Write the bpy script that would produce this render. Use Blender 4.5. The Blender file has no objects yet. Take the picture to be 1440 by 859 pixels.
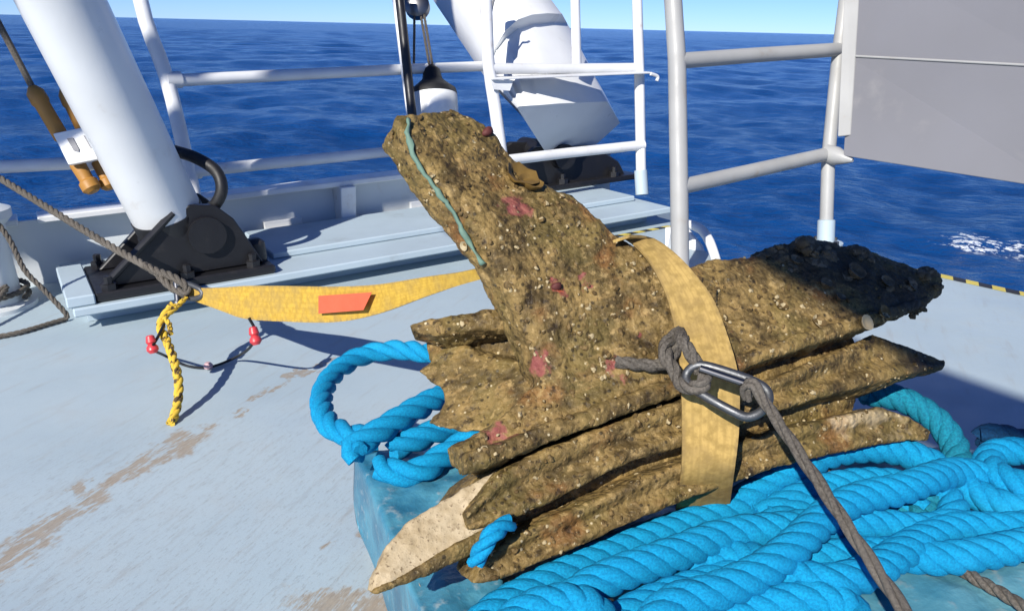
import bpy, bmesh, math, random
import numpy as np
from mathutils import Vector, Matrix, noise
from mathutils.bvhtree import BVHTree

random.seed(7); np.random.seed(7)
sc = bpy.context.scene
COL = sc.collection
rad = math.radians

# ------------------------------------------------------------------ camera, sky, sun, exposure
# Everything on board is modelled in the ship's own frame (deck = z 0) and heeled with the
# ship at the very end; only the sea stays level.
FOC = 1130.0; EYE = 1.3
PITCH = math.atan((429.5 - 37.5) / FOC); ROLL = 0.021; HEEL = 0.0425
CAM = Vector((0, 0, EYE))
FW = Vector((0, math.cos(PITCH), -math.sin(PITCH)))
_R0 = Vector((1, 0, 0)); _U0 = Vector((0, math.sin(PITCH), math.cos(PITCH)))
CX = math.cos(ROLL) * _R0 - math.sin(ROLL) * _U0
CU = math.sin(ROLL) * _R0 + math.cos(ROLL) * _U0
SHIP = Vector((math.sin(HEEL), 0, math.cos(HEEL))).rotation_difference(Vector((0, 0, 1))).to_matrix().to_4x4()

cd = bpy.data.cameras.new('camera'); cam = bpy.data.objects.new('camera', cd); COL.objects.link(cam)
cd.sensor_width = 36; cd.lens = FOC / 1440 * 36; cd.clip_start = 0.05; cd.clip_end = 60000
mw = Matrix((CX, CU, -FW)).transposed().to_4x4(); mw.translation = CAM
cam.matrix_world = mw
sc.camera = cam

SUN_AZ, SUN_EL = 25.0, 35.0           # heading the light travels to (from +Y towards +X), elevation
sdir = Vector((math.sin(rad(SUN_AZ)) * math.cos(rad(SUN_EL)), math.cos(rad(SUN_AZ)) * math.cos(rad(SUN_EL)), -math.sin(rad(SUN_EL))))
sl = bpy.data.lights.new('sun', 'SUN'); sun = bpy.data.objects.new('sun', sl); COL.objects.link(sun)
sl.energy = 5.0; sl.angle = rad(0.53); sl.color = (1.0, 0.955, 0.88)
sun.rotation_euler = sdir.to_track_quat('-Z', 'Y').to_euler(); sun.location = (-2, -4, 6)

world = bpy.data.worlds.new('World'); sc.world = world; world.use_nodes = True
wn = world.node_tree.nodes; wl = world.node_tree.links; wn.clear()
sky = wn.new('ShaderNodeTexSky'); sky.sky_type = 'NISHITA'; sky.sun_disc = False
sky.sun_elevation = rad(SUN_EL); sky.sun_rotation = rad(SUN_AZ + 180)
sky.air_density = 0.6; sky.dust_density = 0.0; sky.ozone_density = 6.0; sky.altitude = 0
bg = wn.new('ShaderNodeBackground'); bg.inputs['Strength'].default_value = 0.105
wo = wn.new('ShaderNodeOutputWorld'); tint = wn.new('ShaderNodeMix'); tint.data_type = 'RGBA'; tint.blend_type = 'MULTIPLY'; tint.inputs[0].default_value = 1.0; tint.inputs[7].default_value = (.58, .69, .96, 1)
wl.new(sky.outputs[0], tint.inputs[6]); wl.new(tint.outputs[2], bg.inputs[0]); wl.new(bg.outputs[0], wo.inputs[0])
sc.view_settings.view_transform = 'Standard'; sc.view_settings.look = 'None'
sc.view_settings.exposure = 0.36; sc.view_settings.gamma = 1.0
sc.render.resolution_x = 1024; sc.render.resolution_y = 610

# ------------------------------------------------------------------ geometry helpers
def P(x, y, d):                        # photo pixel at a distance d along the view axis
    x = float(x); y = float(y); d = float(d)
    return CAM + d * (FW + (x - 720) / FOC * CX - (y - 429.5) / FOC * CU)
def Pz(x, y, z=0.0):                   # photo pixel on a level plane of the ship
    x = float(x); y = float(y); z = float(z)
    r = FW + (x - 720) / FOC * CX - (y - 429.5) / FOC * CU
    return CAM + (z - EYE) / r.z * r
_A = rad(58.5)
AX = Vector((math.sin(_A), math.cos(_A), 0)); BX = Vector((-math.cos(_A), math.sin(_A), 0)); ZX = Vector((0, 0, 1))
ORG = Vector((-1.993, 3.452, 0))       # near corner of the plinth
def AB(a, b, z=0.0): return ORG + a * AX + b * BX + Vector((0, 0, z))

class MB:
    def __init__(s): s.v = []; s.f = []
    def add(s, v, f):
        n = len(s.v); s.v += [Vector(p) for p in v]; s.f += [[i + n for i in q] for q in f]; return s
    def box(s, o, ux, uy, uz, bev=0.0):                # corner + three edge vectors, chamfered edges
        o = Vector(o); ux = Vector(ux); uy = Vector(uy); uz = Vector(uz)
        bm = bmesh.new(); bmesh.ops.create_cube(bm, size=1.0)
        M = Matrix((ux, uy, uz)).transposed()
        for v in bm.verts: v.co = o + M @ (v.co + Vector((.5, .5, .5)))
        if bev > 0: bmesh.ops.bevel(bm, geom=list(bm.edges), offset=bev, segments=1, affect='EDGES')
        bmesh.ops.recalc_face_normals(bm, faces=bm.faces)
        bm.verts.index_update()
        s.add([v.co.copy() for v in bm.verts], [[v.index for v in f.verts] for f in bm.faces]); bm.free(); return s
    def prism(s, poly, vec, bev=0.0):                  # polygon extruded by a vector
        bm = bmesh.new(); vs = [bm.verts.new(p) for p in poly]; f = bm.faces.new(vs)
        r = bmesh.ops.extrude_face_region(bm, geom=[f])
        for g in r['geom']:
            if isinstance(g, bmesh.types.BMVert): g.co += Vector(vec)
        if bev > 0: bmesh.ops.bevel(bm, geom=list(bm.edges), offset=bev, segments=1, affect='EDGES')
        bmesh.ops.recalc_face_normals(bm, faces=bm.faces)
        bm.verts.index_update()
        s.add([v.co.copy() for v in bm.verts], [[v.index for v in f.verts] for f in bm.faces]); bm.free(); return s
    def tube(s, pts, r, n=12, caps=True, closed=False, flat=1.0):
        pts = [Vector(p) for p in pts]; m = len(pts)
        rs = r if isinstance(r, (list, tuple)) else [r] * m
        base = len(s.v); T = []
        for i in range(m):
            a = pts[(i - 1) % m] if (closed or i) else pts[i]; b = pts[(i + 1) % m] if (closed or i < m - 1) else pts[i]
            T.append((b - a).normalized())
        up = Vector((0, 0, 1)) if abs(T[0].z) < .9 else Vector((0, 1, 0))
        N = (up - T[0] * up.dot(T[0])).normalized()
        for i in range(m):
            N = N - T[i] * N.dot(T[i])
            N = N.normalized() if N.length > 1e-6 else T[i].orthogonal().normalized()
            Bn = T[i].cross(N)
            for k in range(n):
                t = 2 * math.pi * k / n
                s.v.append(pts[i] + rs[i] * (math.cos(t) * N * flat + math.sin(t) * Bn))
        rng = m if closed else m - 1
        for i in range(rng):
            j = (i + 1) % m
            for k in range(n):
                l = (k + 1) % n
                s.f.append([base + i * n + k, base + i * n + l, base + j * n + l, base + j * n + k])
        if caps and not closed:
            s.f.append([base + k for k in range(n)][::-1]); s.f.append([base + (m - 1) * n + k for k in range(n)])
        return s
    def lathe(s, c, axis, prof, n=20):                 # prof: (radius, height along axis)
        axis = Vector(axis).normalized(); u = axis.orthogonal().normalized(); w = axis.cross(u); base = len(s.v)
        for (r, h) in prof:
            for k in range(n):
                t = 2 * math.pi * k / n
                s.v.append(Vector(c) + axis * h + max(r, 1e-4) * (math.cos(t) * u + math.sin(t) * w))
        for i in range(len(prof) - 1):
            for k in range(n):
                l = (k + 1) % n
                s.f.append([base + i * n + k, base + i * n + l, base + (i + 1) * n + l, base + (i + 1) * n + k])
        s.f.append([base + k for k in range(n)][::-1]); s.f.append([base + (len(prof) - 1) * n + k for k in range(n)])
        return s
    def build(s, name, mat, parent=None, smooth=None, kind=None):
        me = bpy.data.meshes.new(name)
        root = parent
        while root is not None and root.parent is not None: root = root.parent
        org = Vector(root['_org']) if root is not None else None
        if org is None:
            n = len(s.v); c = sum(s.v, Vector()) / n; org = Vector((c.x, c.y, min(v.z for v in s.v)))
        me.from_pydata([v - org for v in s.v], [], s.f); me.validate(); me.update()
        bm = bmesh.new(); bm.from_mesh(me); bmesh.ops.recalc_face_normals(bm, faces=bm.faces); bm.to_mesh(me); bm.free()
        o = bpy.data.objects.new(name, me); COL.objects.link(o)
        if mat: me.materials.append(mat)
        if smooth is not None:
            for p in me.polygons: p.use_smooth = True
            if smooth < 180: me.set_sharp_from_angle(angle=rad(smooth))
        if parent is not None: o.parent = parent
        else: o.location = org; o['_org'] = org
        if kind: o['kind'] = kind
        return o

def thing(name, loc, label, cat, group=None):
    o = bpy.data.objects.new(name, None); COL.objects.link(o); o.empty_display_size = .1
    o.location = Vector(loc); o['_org'] = Vector(loc)
    return tag(o, label, cat, group)
def tag(o, label, cat, group=None):
    o['label'] = label; o['category'] = cat
    if group: o['group'] = group
    return o
def smoothpath(pts, step=0.02, closed=False):          # Catmull-Rom through points, even steps
    pts = [Vector(p) for p in pts]; out = []; m = len(pts)
    for i in range(m if closed else m - 1):
        if closed: a, b, c, d = pts[(i - 1) % m], pts[i], pts[(i + 1) % m], pts[(i + 2) % m]
        else: a, b, c, d = pts[max(i - 1, 0)], pts[i], pts[i + 1], pts[min(i + 2, m - 1)]
        k = max(2, int((c - b).length / step))
        for j in range(k):
            t = j / k
            out.append(.5 * ((2 * b) + (c - a) * t + (2 * a - 5 * b + 4 * c - d) * t * t + (3 * b - a - 3 * c + d) * t ** 3))
    if not closed: out.append(pts[-1])
    return out
def resample(pts, step):
    L = [0.0]
    for i in range(1, len(pts)): L.append(L[-1] + (pts[i] - pts[i - 1]).length)
    n = max(3, int(L[-1] / step)); out = []; j = 0
    for i in range(n + 1):
        t = L[-1] * i / n
        while j < len(pts) - 2 and L[j + 1] < t: j += 1
        u = (t - L[j]) / max(1e-9, L[j + 1] - L[j]); out.append(pts[j].lerp(pts[j + 1], min(1, max(0, u))))
    return out, L[-1]
def frames(pts):
    m = len(pts); T = [(pts[min(i + 1, m - 1)] - pts[max(i - 1, 0)]).normalized() for i in range(m)]
    up = Vector((0, 0, 1)) if abs(T[0].z) < .9 else Vector((0, 1, 0)); N = (up - T[0] * up.dot(T[0])).normalized(); out = []
    for i in range(m):
        N = N - T[i] * N.dot(T[i]); N.normalize(); out.append((pts[i], T[i], N.copy(), T[i].cross(N)))
    return out
def laid_rope(mb, path, R, strands=3, pitch=None, sides=7, step=None):
    pitch = pitch or R * 7; step = step or R * .45
    pts, L = resample(smoothpath(path, .01), step); fr = frames(pts); dl = L / (len(pts) - 1)
    for k in range(strands):
        q = []
        for i, (p, T, N, B) in enumerate(fr):
            t = 2 * math.pi * (k / strands + i * dl / pitch); q.append(p + .5 * R * (math.cos(t) * N + math.sin(t) * B))
        mb.tube(q, R * .56, sides)
    return mb
def stout_rope(mb, path, R):
    return laid_rope(mb, path, R, 4, R * 4.8, 9, R * .30)
def plaited_rope(mb, path, R, pitch=None, sides=8):    # eight-strand plait: pairs wound both ways that weave over and under
    pitch = pitch or R * 7.2
    pts, L = resample(smoothpath(path, .012), R * .30); fr = frames(pts); dl = L / (len(pts) - 1)
    mb.tube([p for p in pts[::3]], R * .62, 10)
    for dirn in (1, -1):
        for k in range(4):
            q = []; w = []
            for i, (p, T, N, B) in enumerate(fr):
                ph = 2 * math.pi * i * dl / pitch
                t = dirn * ph + 2 * math.pi * k / 4
                wv = dirn * math.cos(4 * ph)
                rr = R * (.63 + .09 * wv)
                q.append(p + rr * (math.cos(t) * N + math.sin(t) * B)); w.append(R * .40)
            mb.tube(q, w, sides)
    return mb

# ------------------------------------------------------------------ materials
class NT:
    def __init__(s, name):
        s.m = bpy.data.materials.new(name); s.m.use_nodes = True; s.t = s.m.node_tree; s.n = s.t.nodes; s.n.clear()
        s.out = s.n.new('ShaderNodeOutputMaterial'); s.b = s.n.new('ShaderNodeBsdfPrincipled')
        s.t.links.new(s.b.outputs[0], s.out.inputs[0]); s.co = s.n.new('ShaderNodeTexCoord').outputs['Object']
    def L(s, a, b): s.t.links.new(a, b)
    def setin(s, sock, v):
        if hasattr(v, 'is_linked') or hasattr(v, 'links'): s.L(v, sock)
        else: sock.default_value = v
    def noise(s, scale, detail=4, rough=.55, vec=None, dist=0):
        n = s.n.new('ShaderNodeTexNoise'); n.inputs['Scale'].default_value = scale; n.inputs['Detail'].default_value = detail
        n.inputs['Roughness'].default_value = rough; n.inputs['Distortion'].default_value = dist
        s.L(vec or s.co, n.inputs['Vector']); return n.outputs['Fac']
    def noisec(s, scale, detail=3, vec=None):
        n = s.n.new('ShaderNodeTexNoise'); n.inputs['Scale'].default_value = scale; n.inputs['Detail'].default_value = detail
        s.L(vec or s.co, n.inputs['Vector']); return n.outputs['Color']
    def voro(s, scale, feature='F1', out='Distance', vec=None, rnd=1):
        n = s.n.new('ShaderNodeTexVoronoi'); n.feature = feature; n.inputs['Scale'].default_value = scale; n.inputs['Randomness'].default_value = rnd
        s.L(vec or s.co, n.inputs['Vector']); return n.outputs[out]
    def ramp(s, fac, lo, hi, a=0.0, b=1.0):
        n = s.n.new('ShaderNodeMapRange'); n.clamp = True; n.interpolation_type = 'SMOOTHSTEP'
        for k, v in zip(('From Min', 'From Max', 'To Min', 'To Max'), (lo, hi, a, b)): n.inputs[k].default_value = v
        s.L(fac, n.inputs['Value']); return n.outputs['Result']
    def math(s, op, a, b=0.0):
        n = s.n.new('ShaderNodeMath'); n.operation = op; s.setin(n.inputs[0], a); s.setin(n.inputs[1], b); return n.outputs[0]
    def vmath(s, op, a, b=(0, 0, 0), sc_=1.0):
        n = s.n.new('ShaderNodeVectorMath'); n.operation = op; s.setin(n.inputs[0], a); s.setin(n.inputs[1], b)
        if op == 'SCALE': s.setin(n.inputs['Scale'], sc_)
        return n.outputs['Value'] if op in ('LENGTH', 'DOT_PRODUCT', 'DISTANCE') else n.outputs['Vector']
    def mix(s, fac, a, b, mode='MIX'):
        n = s.n.new('ShaderNodeMix'); n.data_type = 'RGBA'; n.blend_type = mode; s.setin(n.inputs[0], fac)
        for sock, v in ((n.inputs[6], a), (n.inputs[7], b)):
            if isinstance(v, tuple) and len(v) == 3: v = (*v, 1)
            s.setin(sock, v)
        return n.outputs[2]
    def mapping(s, scale=(1, 1, 1), rot=(0, 0, 0), loc=(0, 0, 0), vec=None):
        n = s.n.new('ShaderNodeMapping'); n.inputs['Scale'].default_value = scale; n.inputs['Rotation'].default_value = rot; n.inputs['Location'].default_value = loc
        s.L(vec or s.co, n.inputs['Vector']); return n.outputs[0]
    def turned(s, ang, scale, tilt=0.0): return s.mapping(scale, vec=s.mapping(rot=(0, tilt, -ang)))
    def bump(s, h, strength=.3, dist=.01, normal=None):
        n = s.n.new('ShaderNodeBump'); n.inputs['Strength'].default_value = strength; n.inputs['Distance'].default_value = dist
        s.L(h, n.inputs['Height'])
        if normal: s.L(normal, n.inputs['Normal'])
        return n.outputs[0]
    def fin(s, col=None, rough=.5, metal=0.0, normal=None, spec=.5):
        if col is not None:
            if isinstance(col, tuple) and len(col) == 3: col = (*col, 1)
            s.setin(s.b.inputs['Base Color'], col)
        s.setin(s.b.inputs['Roughness'], rough); s.b.inputs['Metallic'].default_value = metal
        s.b.inputs['Specular IOR Level'].default_value = spec
        if normal is not None: s.L(normal, s.b.inputs['Normal'])
        return s.m

def paint(name, col, rough=.4, dirt=(.25, .16, .08), amt=.5, scale=6, spec=.5):
    t = NT(name); n1 = t.noise(scale, 5, .6); n2 = t.noise(scale * 6, 3); n3 = t.noise(scale * .5, 2)
    c = t.mix(t.ramp(n3, .3, .75), col, tuple(.88 * k for k in col))
    c = t.mix(t.math('MULTIPLY', t.ramp(n1, .60, .80), amt), c, dirt)
    h = t.math('ADD', n2, n1)
    return t.fin(c, t.ramp(n1, .2, .8, rough - .08, rough + .15), 0, t.bump(h, .12, .004), spec)

M = {}
M['white'] = paint('white_paint', (.78, .79, .78), .32, (.42, .33, .22), .35, 5)
M['railwhite'] = paint('rail_paint', (.72, .73, .73), .4, (.36, .22, .12), .45, 9)
M['greyrail'] = paint('aged_rail_paint', (.37, .37, .355), .45, (.30, .22, .14), .5, 9)
M['bulwark'] = paint('bulwark_paint', (.62, .66, .68), .45, (.35, .28, .2), .5, 4)
M['plinth'] = paint('plinth_paint', (.42, .51, .565), .5, (.24, .26, .26), .5, 5)
M['panel'] = paint('grey_panel', (.19, .19, .205), .55, (.30, .29, .28), .4, 3)
M['black'] = paint('black_paint', (.012, .012, .014), .38, (.05, .045, .04), .6, 8)
M['rubber'] = paint('black_rubber', (.010, .010, .011), .5, (.04, .04, .04), .4, 14)
M['steel'] = paint('galvanised_steel', (.14, .145, .15), .48, (.09, .085, .08), .5, 30); M['steel'].node_tree.nodes['Principled BSDF'].inputs['Metallic'].default_value = .85
M['darksteel'] = NT('dark_steel').fin((.16, .16, .165), .36, 1.0)
M['ochre'] = paint('rusty_ochre_paint', (.40, .19, .035), .5, (.10, .05, .02), .8, 16)
M['red'] = paint('red_plastic', (.62, .05, .06), .4, (.3, .05, .04), .4, 20)
M['redtape'] = paint('red_label', (.66, .12, .05), .6, (.35, .10, .05), .6, 20)
M['hivisY'] = paint('yellow_marking', (.62, .50, .10), .55, (.2, .18, .1), .5, 10)
M['hivisK'] = paint('black_marking', (.03, .03, .03), .55, (.1, .1, .1), .4, 10)
M['wood'] = paint('pallet_timber', (.34, .29, .22), .8, (.15, .12, .09), .7, 9)
M['bluecloth'] = None

def fibre(name, col, dark, scale=160, rough=.75, spot=None):
    t = NT(name); n = t.noise(scale, 3, .6); n2 = t.noise(12, 4)
    c = t.mix(t.ramp(n, .3, .7), dark, col)
    c = t.mix(t.math('MULTIPLY', t.ramp(n2, .45, .8), .45), c, dark if spot is None else spot)
    n4 = t.noise(700, 2, .7); c = t.mix(t.math('MULTIPLY', t.ramp(t.noise(3.5, 3), .5, .7), .35), c, tuple(min(1, k * 1.25 + .02) for k in col)); c = t.mix(t.math('MULTIPLY', t.ramp(n4, .5, .7), .3), c, dark)
    return t.fin(c, rough, 0, t.bump(t.math('ADD', n, n4), .6, .005), .2)
M['bluerope'] = fibre('blue_rope_fibre', (.006, .345, .62), (.004, .215, .43), 220, .75)
M['tealrope'] = fibre('faded_teal_rope_fibre', (.010, .27, .38), (.008, .14, .22), 220, .7)
M['brownrope'] = fibre('weathered_cord', (.17, .15, .125), (.075, .066, .055), 200)
M['yellowrope'] = None
t = NT('yellow_flecked_rope'); n = t.noise(45, 2); c = t.mix(t.ramp(n, .52, .62), (.62, .42, .05), (.09, .06, .03))
M['yellowrope'] = t.fin(c, .7, 0, t.bump(t.noise(180, 2), .4, .004), .2)

def webbing(name, col, dark, soil, soilamt):
    t = NT(name); uv = t.n.new('ShaderNodeUVMap').outputs[0]
    sx = t.n.new('ShaderNodeSeparateXYZ'); t.L(uv, sx.inputs[0])
    n = t.noise(9, 5, .62); n2 = t.noise(60, 3)
    stripe = t.ramp(t.math('SINE', t.math('MULTIPLY', sx.outputs[0], 44.0)), .2, .9)
    c = t.mix(t.ramp(n2, .35, .7), col, dark)
    c = t.mix(t.math('MULTIPLY', stripe, .4), c, dark)
    c = t.mix(t.math('MULTIPLY', t.ramp(n, .42, .68), soilamt), c, soil)
    edge = t.ramp(t.math('ABSOLUTE', t.math('SUBTRACT', sx.outputs[0], .5)), .40, .49); c = t.mix(t.math('MULTIPLY', edge, t.ramp(n2, .3, .7, .2, .8)), c, soil)
    h = t.math('ADD', n2, t.noise(240, 2))
    return t.fin(c, .8, 0, t.bump(h, .25, .002), .2)
M['webyellow'] = webbing('yellow_webbing', (.58, .37, .055), (.44, .27, .04), (.30, .21, .08), .5)
M['weboldyellow'] = webbing('sun_bleached_webbing', (.46, .31, .10), (.30, .20, .06), (.22, .15, .06), .6)

# ---- deck: pale blue paint, rubbed through to primer, with a rusty drag mark and scuffs
DECK_ORG = [None]
def deck_material(org):
    t = NT('worn_deck_paint'); _d = Pz(430, 520) - Pz(0, 800); DANG = math.atan2(_d.y, _d.x)
    pos = t.co
    wob = t.vmath('SCALE', t.vmath('SUBTRACT', t.noisec(7, 5), (.5, .5, .5)), sc_=.28)
    wob2 = t.vmath('SCALE', t.vmath('SUBTRACT', t.noisec(38, 3), (.5, .5, .5)), sc_=.06)
    pw = t.vmath('ADD', t.vmath('ADD', pos, wob), wob2)
    def seg(a, b, w0):
        a = Vector((*Pz(*a).to_2d(), 0)) - org; b = Vector((*Pz(*b).to_2d(), 0)) - org; a.z = b.z = -org.z; ab = b - a
        ap = t.vmath('SUBTRACT', pw, tuple(a))
        h = t.math('DIVIDE', t.vmath('DOT_PRODUCT', ap, tuple(ab)), ab.length_squared)
        n = t.n.new('ShaderNodeClamp'); t.L(h, n.inputs[0])
        cl = t.vmath('SCALE', tuple(ab), sc_=n.outputs[0])
        return t.ramp(t.vmath('DISTANCE', ap, cl), 0, w0, 1, 0)
    segs = [((-30, 812), (80, 730), 0.104), ((80, 730), (170, 680), 0.096), ((105, 700), (95, 685), 0.056), ((170, 675), (275, 612), 0.096), ((255, 622), (285, 608), 0.120),
            ((275, 612), (430, 520), 0.048), ((430, 520), (490, 495), 0.040), ((440, 840), (520, 850), 0.128), ((520, 850), (570, 880), 0.112), ((0, 810), (20, 800), 0.096), ((480, 770), (520, 760), 0.064)]
    m = None
    for a, b, w in segs:
        q = seg(a, b, w); m = q if m is None else t.math('MAXIMUM', m, q)
    gr = t.noise(1, 6, .68, t.turned(DANG, (9, 42, 30)))
    grf = t.noise(1, 4, .7, t.turned(DANG, (36, 130, 80)))
    rust = t.ramp(t.math('MULTIPLY', m, t.math('MULTIPLY', t.ramp(gr, .30, .62, .12, 1.2), t.ramp(grf, .30, .60, .55, 1.15))), .16, .70)
    # scuffs, mostly over the near part of the deck
    near = Pz(240, 800) - org
    reg = t.ramp(t.vmath('DISTANCE', pos, (near.x, near.y, near.z)), .45, 1.3, 1, 0)
    sc1 = t.math('MULTIPLY', t.ramp(gr, .53, .62), reg)
    sc2 = t.math('MULTIPLY', t.ramp(grf, .55, .64), reg)
    big = t.noise(1.6, 4); med = t.noise(5, 5, .6)
    c = t.mix(t.ramp(big, .3, .7), (.40, .485, .53), (.36, .445, .495))
    c = t.mix(t.math('MULTIPLY', t.ramp(med, .5, .8), .35), c, (.37, .385, .385))
    fine = t.noise(130, 3, .7); c = t.mix(t.math('MULTIPLY', t.ramp(fine, .55, .75), .22), c, (.22, .25, .28))
    faint = t.noise(1, 5, .65, t.turned(DANG, (3, 22, 12))); c = t.mix(t.math('MULTIPLY', t.ramp(faint, .52, .75), .35), c, (.31, .30, .275))
    c = t.mix(t.math('MULTIPLY', sc1, .22), c, (.25, .255, .255))
    c = t.mix(t.math('MULTIPLY', sc2, .28), c, (.15, .14, .13))
    c = t.mix(t.math('MULTIPLY', rust, .66), c, t.mix(t.ramp(grf, .3, .7), (.36, .255, .14), (.26, .18, .10)))
    h = t.math('ADD', t.math('MULTIPLY', fine, .5), t.math('ADD', med, t.math('MULTIPLY', rust, -.6)))
    return t.fin(c, t.ramp(med, .3, .7, .42, .62), 0, t.bump(h, .22, .004), .4)

# ---- encrusted bronze
def bronze(org, name='encrusted_bronze', bright=False):
    t = NT(name); co = t.co
    n1 = t.noise(14, 6, .62); n2 = t.noise(46, 5, .65); n3 = t.noise(150, 3, .6); nb = t.noise(5.5, 3)
    v = t.voro(75, 'F1'); vc = t.voro(75, 'F1', 'Color')
    if bright:
        c = t.mix(t.ramp(n1, .3, .7), (.47, .375, .235), (.34, .25, .13))
        c = t.mix(t.ramp(n3, .56, .70), c, (.15, .10, .05)); c = t.mix(t.math('MULTIPLY', t.ramp(n2, .54, .68), .6), c, (.22, .155, .075)); c = t.mix(t.math('MULTIPLY', t.ramp(nb, .45, .7), .6), c, (.42, .36, .25))
        return t.fin(c, .62, .0, t.bump(t.math('ADD', n2, n3), .3, .004), .5)
    st_ = t.noise(1, 5, .6, t.turned(rad(23.6), (7, 40, 46), rad(7)))
    c = t.mix(t.ramp(n1, .32, .66), (.056, .036, .011), (.235, .155, .050))
    c = t.mix(t.math('MULTIPLY', t.ramp(nb, .44, .60), .55), c, (.14, .104, .028))        # olive growth
    c = t.mix(t.math('MULTIPLY', t.ramp(t.noise(8, 4), .56, .70), .65), c, (.21, .088, .024))  # rusty red brown
    c = t.mix(t.math('MULTIPLY', t.ramp(st_, .54, .68), .35), c, (.42, .27, .10))         # lengthwise rubbed streaks
    c = t.mix(t.math('MULTIPLY', t.ramp(st_, .44, .32), .35), c, (.040, .024, .007))
    c = t.mix(t.math('MULTIPLY', t.ramp(n2, .55, .68), .65), c, (.42, .29, .12))           # ochre lime
    c = t.mix(t.math('MULTIPLY', t.ramp(n2, .45, .34), .80), c, (.024, .014, .005))
    sep = t.n.new('ShaderNodeSeparateColor'); t.L(vc, sep.inputs[0])
    c = t.mix(t.math('MULTIPLY', t.ramp(n3, .60, .72), .5), c, (.42, .32, .16))
    c = t.mix(t.math('MULTIPLY', t.ramp(n3, .41, .31), .5), c, (.022, .013, .005))
    speck = t.math('MULTIPLY', t.ramp(v, .14, .28, 1, 0), t.math('GREATER_THAN', sep.outputs[0], .92))
    c = t.mix(t.math('MULTIPLY', speck, .85), c, (.60, .50, .31))                           # tiny shells
    drk = t.math('MULTIPLY', t.ramp(v, .2, .36, 1, 0), t.math('LESS_THAN', sep.outputs[1], .16))
    c = t.mix(t.math('MULTIPLY', drk, .8), c, (.02, .014, .006))
    wv = t.vmath('ADD', co, t.vmath('SCALE', t.vmath('SUBTRACT', t.noisec(34, 5), (.5, .5, .5)), sc_=.09))
    def blob(px, r, col, amt, lo=.55):
        nonlocal c
        p = P(*px) - org
        c = t.mix(t.math('MULTIPLY', t.ramp(t.vmath('DISTANCE', wv, tuple(p)), r * lo, r, 1, 0), amt), c, col)
    c = t.mix(t.math('MULTIPLY', t.ramp(t.noise(3.2, 4, .6), .52, .68), .35), c, (.05, .036, .012))
    for px, r in [((1250, 582, 1.72), .06), ((1290, 600, 1.74), .05), ((1200, 590, 1.72), .04)]: blob(px, r * 1.3, (.50, .39, .235), .85, .35)
    pink = (.27, .065, .065)
    for px, r in [((727, 287, 1.60), .034), ((757, 512, 1.55), .028), ((865, 522, 1.58), .026), ((783, 404, 1.58), .026), ((828, 392, 1.6), .018), ((1035, 446, 1.66), .022), ((820, 538, 1.56), .015), ((700, 605, 1.46), .03), ((905, 475, 1.6), .016)]:
        blob(px, r * 1.05, pink, .72, .55)
    blob((783, 402, 1.575), .02, (.45, .09, .03), .7)
    blob((735, 258, 1.58), .04, (.42, .25, .03), .6)
    # far wing tip growth and fin end below it, darkened by painted-in shade
    for px, r in [((1130, 362, 1.86), .09), ((1195, 370, 1.86), .115), ((1265, 395, 1.84), .15), ((1320, 405, 1.84), .15), ((1085, 352, 1.86), .06), ((1330, 510, 1.80), .13)]:
        blob(px, r, (.045, .034, .021), .8, .3)
    h = t.math('ADD', t.math('ADD', t.math('MULTIPLY', n1, 1.2), n2), t.math('ADD', t.math('MULTIPLY', n3, .5), t.math('MULTIPLY', v, -.8)))
    return t.fin(c, t.ramp(n2, .3, .7, .55, .85), 0, t.bump(h, .65, .007), .35)

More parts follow.
